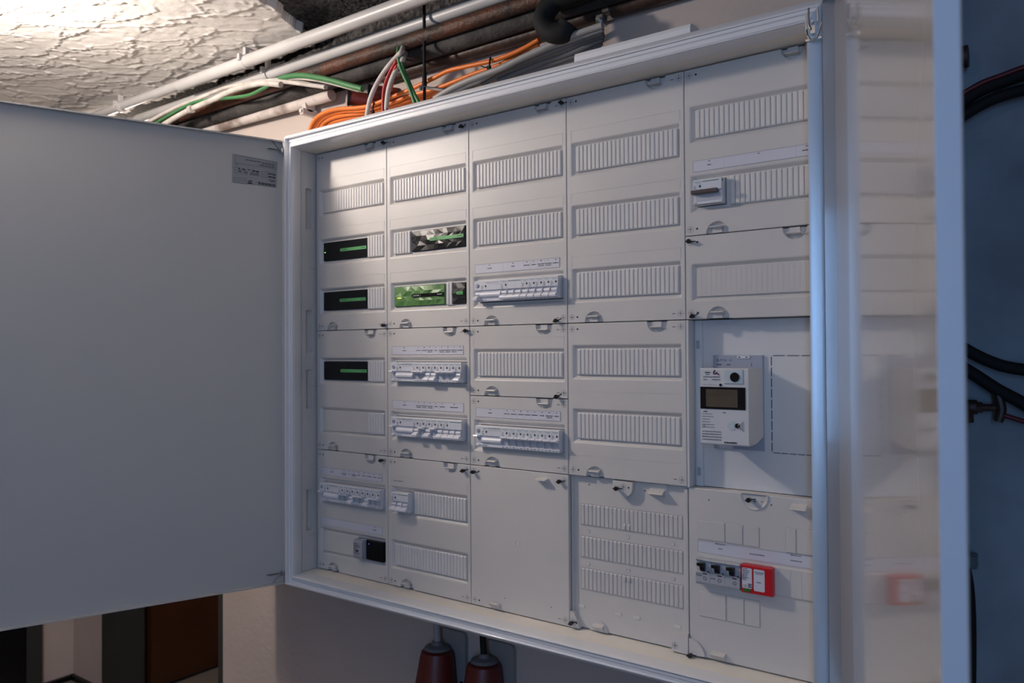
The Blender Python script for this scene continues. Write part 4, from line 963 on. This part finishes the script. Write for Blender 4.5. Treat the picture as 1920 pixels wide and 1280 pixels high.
b = MB(); b.prismy(rrect(1.1235, 1.1420, .1395, .1760, .002), -.0134, -.0128); build(b, 'white_label', PAPER, t)
b = MB(); b.box(1.1050, 1.1180, -.0136, -.0128, .1365, .1405); build(b, 'green_indicator', mat('green_indicator', (0.01, 0.16, 0.02), 0.4), t, label='green indicator')
q = MB(); yq = -.0137
for k in range(7): micro(q, 1.1045, 1.1045+rr.uniform(.006, .013), .1735-.0030*k, yq, .0016, 1, rr)
text(q, 'CE', 1.1045, .1435, yq, .0045, width=.0065, mi=0)
for k in range(3): micro(q, 1.1135, 1.1200, .1435+.0025*k, yq, .0019, 0, rr)
micro(q, 1.1250, 1.1410, .1705, yq, .0014, 1, rr); micro(q, 1.1270, 1.1390, .1680, yq, .0012, 1, rr); micro(q, 1.1290, 1.1370, .1540, yq, .0014, 0, rr)
build(q, 'printed_text', [INK, INKL], t, fix=False, kind='stuff')

# ------------------------------------------------------------------ above the cabinet: conduits, pipes, cables
def tubething(name, pts, r, mt, label, cat, group=None, n=12, sub=6, rough=0):
    b = MB(); b.tube(pts, r, n=n, sub=sub, rough=rough); o = build(b, name, mt, None, smooth=True, ang=50); return tag(o, label, cat, group)
def zp(ox, oy, sc, pts, **k): return [at(ox+a/sc, oy+c_/sc, **k) for a, c_ in pts]
def zb(ox, oy, sc, pts, y):      # starts behind the pipes, then drops in front of the wall
    P = zp(ox, oy, sc, pts, y=y); a = pts[0]; q = at(ox+a[0]/sc+3, oy+a[1]/sc-14, y=.085); return [q] + P
# two ceiling conduits along x
zA = 1.352; zB = 1.338
pA = at(480, 110, z=zA); pB = at(560, 120, z=zB); yA = pA.y - 0.002; yB = pB.y
xs_ = at(352, 165, z=zA).x
o = tubething('conduit', [(-1.9, yA+.004, zA+.004), (xs_+.015, yA+.002, zA+.004)], .0140, PVC, 'pale plastic conduit on the ceiling, upper left length with an open end', 'conduit', 'ceiling conduits', n=20)
o = tubething('conduit', [(xs_, yA, zA), (1.6, yA-.01, zA)], .0172, PVC, 'thick pale plastic conduit under the ceiling, upper of the two running right', 'conduit', 'ceiling conduits', n=20)
b = MB(); b.cyl((xs_-.002, yA, zA), (xs_+.0005, yA, zA), .0140, n=20); build(b, 'conduit_bore', GREYT, o)
o = tubething('conduit', [(-1.9, yB+.01, zB), (1.6, yB-.005, zB)], .0156, PVC, 'pale plastic conduit under the ceiling, lower of the two running right', 'conduit', 'ceiling conduits', n=20)
for k, (u, v, rr_, yy, zz) in enumerate(((462, 118, .0192, yA, zA), (238, 205, .0172, yA, zA), (484, 135, .0172, yB, zB))):
    x = at(u, v, z=zz).x; b = MB(); b.cyl((x, yy, zz), (x+.012, yy, zz), rr_, n=18)
    b.box(x, x+.012, yy-.006, yy+.006, zz+.010, 1.392); b.box(x+.001, x+.011, yy-rr_-.006, yy-rr_+.004, zz-.002, zz+.016)
    tag(build(b, 'conduit_clip', PVC, None, smooth=True), ['white conduit clip on the upper conduit near the plaster edge', 'white conduit clip on the upper conduit just above the left door', 'white conduit clip on the lower of the two conduits'][k], 'clip')
# lower dusty conduit with clamp
cl = at(430, 232, y=.115); cr = at(622, 178, y=.105)
o = tubething('conduit', [Vector((cl.x-1.0, .117, cl.z+.012)), cl, cr], .0150, PVCD, 'dusty dirty conduit low on the wall behind the left door corner', 'conduit', n=18, rough=.01)
q_ = at(572, 196, y=.10); b = MB(); b.cyl((q_.x-.004, .11, q_.z-.002), (q_.x+.010, .11, q_.z-.002), .0175, n=18); b.box(q_.x-.004, q_.x+.010, .085, .139, q_.z-.030, q_.z-.014); b.cyl((q_.x+.003, .085, q_.z-.022), (q_.x+.003, .080, q_.z-.022), .005)
tag(build(b, 'conduit_clip', PVCD, None, smooth=True), 'dusty clamp holding the low dirty conduit to the wall', 'clip')
# rusty pipes
for nm, mt, r, y_, vpx, xl, lb_ in (('steel_pipe', RUST, .0165, .050, 67, -1.0, 'rust-orange steel pipe running behind the pale conduits'),
                              ('steel_pipe', RUSTD, .0170, .118, 121, .12, 'dark brown glossy steel pipe lowest against the wall'),
                              ('wrapped_pipe', INSUL, .0215, .086, 95, -1.0, 'dusty dark grey wrapped pipe between the two steel pipes')):
    z_ = at(800, vpx, y=y_).z
    tubething(nm, [(xl, y_+.008, z_), (.4, y_, z_), (1.9, y_-.006, z_)], r, mt, lb_, 'pipe', None, n=20, sub=24, rough=.012)
ZR2 = at(800, 121, y=.118).z
# open pipe stubs on the wall
for (u, v, mt, lb_, r, yy) in ((652, 184, REDBR, 'red-brown open pipe stub, left one above the orange cables', .0180, .070), (690, 172, REDBR, 'dark red pipe stub, right one above the orange cables', .0180, .085)):
    a = at(u, v, y=yy); c_ = a + Vector((.050, .055, -.004)); b = MB(); b.cyl(c_, a, r, n=20, cap=False); b.cyl(c_, a, r*.84, n=20, cap=False); d_ = (a-c_).normalized()
    b.cyl(a-d_*.004, a-d_*.0035, r*.85, n=20)
    b.lathe(a-d_*.006, d_, [(r*1.0, 0), (r*1.08, .001), (r*1.08, .006), (r*.99, .007), (r*.84, .007), (r*.84, 0)], n=20, mi=1)
    tag(build(b, 'pipe_stub', [mt, RUBBER], None, smooth=True), lb_, 'pipe')
# white wires and green/white cables on the left
ZQ = (520, 0, 4); L3 = (0, 0, 3)
tubething('white_cable', zp(*L3, [(780, 720), (900, 650), (1000, 600), (1090, 565), (1250, 500), (1350, 478), (1500, 455), (1620, 462), (1740, 478), (1830, 490)], y=.012), .0055, WHITEC, 'white cable arching highest beside the conduits', 'cable')
tubething('white_cable', zp(*L3, [(860, 740), (980, 665), (1080, 612), (1200, 560), (1300, 512), (1400, 482), (1480, 468), (1580, 476)], y=.004), .0080, WHITEC, 'thick dusty white cable below the arching white one', 'cable')
tubething('green_cable', zp(*L3, [(840, 715), (940, 655), (1040, 600), (1110, 572), (1230, 556), (1320, 548), (1400, 535), (1460, 508), (1510, 482)], y=.010), .0048, GREENC, 'green cable lying between the white cables on the left', 'cable')
tubething('green_cable', zp(*ZQ, [(20, 590), (90, 572), (180, 566), (280, 578), (380, 598), (480, 625), (560, 648), (640, 668)], y=.030), .0075, GREENC, 'green cable arching into the dark red pipe stub', 'cable')
tubething('white_cable', zp(*ZQ, [(-60, 600), (60, 592), (180, 588), (300, 602), (400, 622), (480, 643), (560, 664), (620, 678)], y=.036), .0045, WHITEC, 'thin white cable under the green one, ending at the red stub', 'cable')
tubething('white_cable', zp(*ZQ, [(-200, 610), (-60, 610), (60, 612), (180, 620), (280, 640), (370, 655)], y=.044), .0050, WHITEC, 'short dusty white cable ending beside the low conduit', 'cable')
b = MB(); q_ = at(358, 205, y=0.0); b.lathe(q_ + Vector((-.008, 0, 0)), (1, 0, .0), [(.0110, 0), (.0120, .004), (.0120, .012), (.0110, .016)], n=16); tag(build(b, 'cable_clip', WHITEC, None, smooth=True), 'small white collar around the white cables on the left', 'clip')
# orange cables
OR = [
 [(240, 975), (262, 925), (300, 878), (370, 838), (470, 816), (600, 808), (700, 792), (800, 752), (900, 712), (1000, 670), (1080, 632), (1180, 582), (1280, 532), (1400, 502), (1560, 468), (1640, 448), (1740, 412), (1850, 362), (1960, 300)],
 [(268, 972), (300, 910), (345, 868), (420, 842), (520, 832), (640, 828), (760, 800), (860, 772), (980, 722), (1100, 690), (1200, 662), (1330, 612), (1480, 552), (1600, 512), (1700, 470), (1800, 408), (1900, 340), (1970, 310)],
 [(325, 955), (360, 912), (420, 882), (520, 862), (640, 848), (760, 824), (860, 795), (980, 752), (1100, 705), (1200, 680), (1300, 640), (1400, 600), (1500, 560), (1620, 520)],
 [(355, 950), (410, 918), (500, 893), (600, 876), (700, 862), (800, 835), (900, 800), (1000, 768), (1120, 722), (1220, 694), (1320, 655)],
 [(290, 968), (330, 900), (400, 860), (500, 846), (620, 838), (740, 812), (850, 783), (960, 742), (1080, 700), (1180, 672), (1290, 628), (1420, 580), (1560, 530), (1680, 490), (1790, 430), (1890, 360), (1960, 330)],
 [(380, 948), (450, 912), (560, 888), (680, 868), (790, 843), (900, 812), (1010, 778), (1110, 745), (1200, 712)],
 [(400, 950), (480, 922), (580, 902), (700, 880), (820, 850), (920, 822)]]
for i, pts in enumerate(OR):
    tubething('orange_cable', zp(*ZQ, pts, y=.060+.011*i), .0052, ORANGE, 'orange cable in the bundle on top of the cabinet, ' + ['uppermost of the bundle', 'second from the top', 'third from the top', 'fourth from the top', 'fifth from the top', 'sixth from the top', 'lowest of the bundle'][i], 'cable', 'orange cables')
for k, (u, v) in enumerate(((702, 203), (920, 120))):
    q_ = at(u, v, y=.058); b = MB()
    b.tube([q_ + Vector(p) for p in ((0, 0, .014), (.003, -.006, .008), (.003, -.008, -.004), (.001, -.004, -.016), (-.004, .01, -.018))], .0022, n=6); b.box(q_.x-.004, q_.x+.004, q_.y-.009, q_.y-.003, q_.z-.014, q_.z-.006)
    b.tube([q_ + Vector(p) for p in ((0, -.006, -.010), (-.010, -.012, -.008), (-.018, -.012, -.004))], .0013, n=6)
    tag(build(b, 'cable_tie', RUBBER, None, smooth=True), ['black cable tie around the left part of the orange bundle', 'black cable tie on the two orange cables further right'][k], 'cable tie')
# grey cable fan
GR = [
 [(1180, 740), (1240, 702), (1330, 652), (1440, 602), (1560, 556), (1700, 502), (1840, 432), (1960, 378), (2130, 300), (2300, 235), (2440, 190)],
 [(1300, 700), (1400, 648), (1520, 598), (1620, 540), (1760, 470), (1900, 412), (2060, 345), (2250, 280), (2440, 215)],
 [(1430, 672), (1490, 610), (1600, 555), (1740, 495), (1880, 448), (2040, 388), (2240, 310), (2440, 240)],
 [(1540, 640), (1600, 590), (1700, 540), (1820, 492), (1980, 430), (2150, 372), (2300, 310), (2445, 262)],
 [(1660, 610), (1760, 560), (1880, 510), (2020, 455), (2180, 400), (2320, 345), (2440, 290)],
 [(1780, 585), (1880, 545), (2000, 495), (2130, 450), (2280, 395), (2430, 320)],
 [(1900, 560), (2000, 520), (2120, 478), (2260, 430), (2420, 350)],
 [(2000, 540), (2120, 500), (2260, 450), (2425, 380)],
 [(1240, 725), (1340, 672), (1460, 622), (1600, 570), (1740, 520), (1900, 450), (2080, 370), (2260, 300), (2440, 205)]]
for i, pts in enumerate(GR):
    tubething('grey_cable', zp(*ZQ, pts, y=.040+.009*i), .0068, GREYC if i in (0, 1, 8) else GREYD, 'grey cable fanning over the cabinet top, ' + ['leftmost of the fan', 'second of the fan', 'third of the fan', 'fourth of the fan', 'fifth of the fan', 'sixth of the fan', 'seventh of the fan', 'rightmost and shortest of the fan', 'behind the leftmost grey one'][i], 'cable', 'grey cables')
tubething('grey_cable', zb(*ZQ, [(935, 380), (900, 420), (850, 475), (800, 540), (750, 620), (708, 710), (685, 790), (670, 880)], .020), .0058, WHITEC, 'light grey cable dropping alone across the orange cables', 'cable')
tubething('grey_cable', zb(*ZQ, [(950, 430), (905, 500), (868, 570), (840, 650), (825, 730), (815, 830)], .030), .0060, WHITEC, 'light grey cable dropping beside the red wires', 'cable')
for i, pts in enumerate(([(900, 440), (860, 510), (822, 590), (800, 660), (792, 740), (792, 840)], [(905, 470), (862, 550), (830, 610), (806, 680), (812, 740), (822, 850)])):
    tubething('red_wire', zb(*ZQ, pts, .024+.005*i), .0036, REDC, ['left of two red wires dropping into the cabinet', 'right of two red wires dropping into the cabinet'][i], 'wire')
for i, pts in enumerate(([(905, 380), (908, 440), (925, 510), (955, 580), (990, 660), (1030, 775)], [(925, 380), (928, 440), (950, 530), (985, 610), (1020, 690), (1062, 770)])):
    tubething('green_cable', zb(*ZQ, pts, .022+.004*i), .0044, GREENC, ['left of two green cables dropping into the cabinet', 'right of two green cables dropping into the cabinet'][i], 'cable')
tubething('orange_cable', zp(*ZQ, [(915, 450), (890, 500), (872, 540), (865, 600), (850, 680)], y=.034), .0042, ORANGE, 'short orange cable dropping behind the red wires', 'cable')
# black threaded rod and bracket
a = at(795, 20, y=.045); c_ = at(796, 192, y=.045)
t = thing('threaded_rod', (a.x, .045, c_.z), 'black hanging rod with a small steel bracket above the cabinet', 'rod')
x_ = c_.x; zk = at(795, 162, y=.045).z
b = MB(); b.cyl((x_, .045, 1.415), (x_, .045, zk+.030), .0038); b.cyl((x_, .045, zk+.034), (x_, .045, zk-.002), .0052, r2=.0058); b.cyl((x_, .045, zk), (x_, .045, 1.075), .0036); build(b, 'rod', RUBBER, t, smooth=True)
b = MB(); b.obox(Vector((x_, .045, zk-.003)), Vector((.75, .66, -.10)).normalized(), Vector((-.66, .75, 0)), Vector((0, 0, 1)), -.012, .052, -.008, .008, -.001, .001); b.cyl((x_-.003, .036, zk-.012), (x_-.003, .036, zk-.003), .004, n=6)
build(b, 'steel_bracket', CHROME, t)
# black rubber pipe sleeve bending round the pipes
pts = [at(u, v, y=.03) for u, v in ((1110, -30), (1070, -14), (1040, -2), (1022, 22), (1021, 46), (1036, 60), (1054, 58), (1062, 44))]
tubething('black_hose', [Vector(p)+Vector((0, .012*abs(k-4)/4, 0)) for k, p in enumerate(pts)], .0225, RUBBER, 'thick black rubber sleeve curling around the dark steel pipe', 'hose', n=20)
# steel pipe clamp
q_ = at(1122, 10, y=.070); b = MB(); x_ = q_.x
b.lathe((x_-.008, .116, ZR2), (1, 0, 0), [(.0180, 0), (.0192, .0005), (.0192, .0155), (.0180, .016)], n=24); f0 = at(1125, 38, y=.080)
b.box(f0.x-.009, f0.x+.009, .076, .094, f0.z-.010, f0.z+.012, ch=.002); b.cyl((f0.x, .078, f0.z), (f0.x, .070, f0.z), .0055, n=6)
tag(build(b, 'pipe_clamp', STEEL, None, smooth=True, ang=30), 'galvanised clamp with a hex bolt on the dark steel pipe', 'clamp')
# white trough lying on the cabinet
a = at(1083, 110, y=.06); c_ = at(1302, 60, y=.06)
b = MB(); zt = a.z; b.prismx([(.040, 1.079), (.040, zt-.004), (.043, zt+.003), (.050, zt+.005), (.110, zt+.005), (.110, 1.079)], a.x+.004, c_.x)
tag(build(b, 'trunking_piece', PAINT, None), 'white trunking piece lying on top of the cabinet, right of the grey cables', 'trunking')

# ------------------------------------------------------------------ below the cabinet: red plugs
for k, (u, v, lb_, mt, rc) in enumerate(((815, 1212, 'dark red socket plug hanging below the cabinet, left one on the grey cable', GREYC, .0085), (903, 1236, 'dark red socket plug hanging below the cabinet, right one on the black cable', RUBBER, .0075))):
    yy = .085; p = at(u, v, y=yy)
    t = thing('power_plug', (p.x, yy, p.z-.16), lb_, 'plug')
    b = MB(); b.lathe((p.x+.002, yy-.006, p.z-.175), (0, 0.08, 1), [(.056, 0), (.053, .05), (.049, .09), (.041, .150), (.038, .163), (.026, .170)], n=28); build(b, 'plug_housing', PLUG, t, smooth=True, ang=40)
    b = MB(); b.lathe((p.x+.002, yy+.006, p.z-.006), (0, .05, 1), [(.032, 0), (.028, .006), (rc+.006, .010), (rc+.002, .018)], n=20); build(b, 'cable_gland', GREYD, t, smooth=True)
    b = MB(); b.tube([(p.x+.002, yy+.008, p.z), (p.x-.002*k, yy+.008, p.z+.04), (p.x-.006*k, yy+.010, -.032 + .006)], rc, n=12); build(b, 'cable', mt, t, smooth=True)
    t2 = thing('wall_bracket', (p.x+.05, .139, p.z-.2), ['grey wall plate behind the left red plug', 'grey wall plate behind the right red plug'][k], 'wall plate')
    b = MB(); b.prismy([(x_, z_) for x_, z_ in rrect(p.x-.024, p.x+.058, p.z-.25, p.z+.030, .012)], .128, .1395); build(b, 'plate', mat('wall_plate_plastic', (0.26, 0.24, 0.225), 0.5), t2)
    b = MB(); b.cyl((p.x+.048, .128, p.z-.09), (p.x+.048, .124, p.z-.09), .005); build(b, 'screw', BLACK, t2)

# ------------------------------------------------------------------ right of the open door: hoses and valve on the blue wall
YR = .36
def R(u, v, y=YR): return at(u, v, y=y)
b = MB(); p = R(1811, 106); b.cyl((p.x-.10, YR, p.z-.004), (p.x, YR, p.z), .0180, n=20); b.cyl((p.x-.012, YR, p.z), (p.x+.004, YR, p.z), .0205, n=20)
tag(build(b, 'pipe_end', RUSTD, None, smooth=True), 'dark capped pipe end high on the blue wall beside the right door', 'pipe')
tubething('black_hose', [R(*q) for q in ((1740, 300), (1775, 215), (1800, 192), (1840, 166), (1880, 151), (1930, 134), (2000, 126))], .0140, RUBBER, 'black hose with a red stripe, upper of the two arching hoses', 'hose')
tubething('red_stripe_cable', [R(q[0], q[1]-1, .345) for q in ((1770, 205), (1800, 180), (1840, 157), (1880, 142), (1930, 125), (2000, 116))], .0045, REDD, 'thin dark red line along the upper black hose', 'cable')
tubething('black_hose', [R(*q) for q in ((1740, 345), (1778, 242), (1800, 221), (1850, 191), (1900, 173), (1960, 160))], .0105, RUBBER, 'plain black hose, lower of the two arching hoses', 'hose')
tubething('black_hose', [R(*q) for q in ((1740, 600), (1790, 640), (1820, 660), (1860, 679), (1900, 690), (1980, 700))], .0110, RUBBER, 'black hose sagging at mid height, upper of the pair', 'hose')
tubething('black_hose', [R(*q) for q in ((1740, 640), (1790, 678), (1830, 704), (1870, 730), (1920, 757), (1990, 800))], .0115, RUBBER, 'black hose sagging above the valve, lower of the pair', 'hose')
tubething('red_wire', [R(*q) for q in ((1876, 776), (1900, 784), (1960, 802))], .0045, REDD, 'dark red line leaving the valve to the right', 'wire')
t = thing('valve', tuple(R(1835, 765)), 'dark brass stop valve with a lever on the blue wall', 'valve')
b = MB(); b.cyl(R(1780, 762), R(1832, 763), .0135, n=18); b.cyl(R(1828, 763), R(1842, 764), .0105, n=6); b.cyl(R(1840, 764), R(1868, 764), .0070, n=12); b.cyl(R(1810, 765), R(1812, 792), .0125, n=16); build(b, 'valve_body', RUSTD, t, smooth=True, ang=30)
b = MB(); b.tube([R(1872, 740), R(1876, 755), R(1878, 770), R(1872, 790)], .0080, n=10); build(b, 'valve_handle', RUSTD, t, smooth=True)
t = thing('drain_hose', tuple(R(1815, 1200)), 'dark hanging hose with a square coupling at the lower right', 'hose')
b = MB(); b.tube([R(1806, 1055), R(1815, 1100), R(1819, 1180), R(1818, 1320), R(1815, 1500)], .0105, n=14); build(b, 'hose', RUBBER, t, smooth=True)
b = MB(); p = R(1816, 1050); b.box(p.x-.022, p.x+.014, YR-.014, YR+.014, p.z-.012, p.z+.012, ch=.002); b.cyl(R(1800, 945), R(1812, 1035), .006, n=10); build(b, 'coupling', GREYT, t)
b = MB(); p = R(1808, 955); b.lathe((p.x-.02, YR, p.z), (1, 0, 0), [(.010, 0), (.014, .010), (.012, .020), (.007, .024)], n=14); build(b, 'pipe_fitting', RUBBER, t, smooth=True)
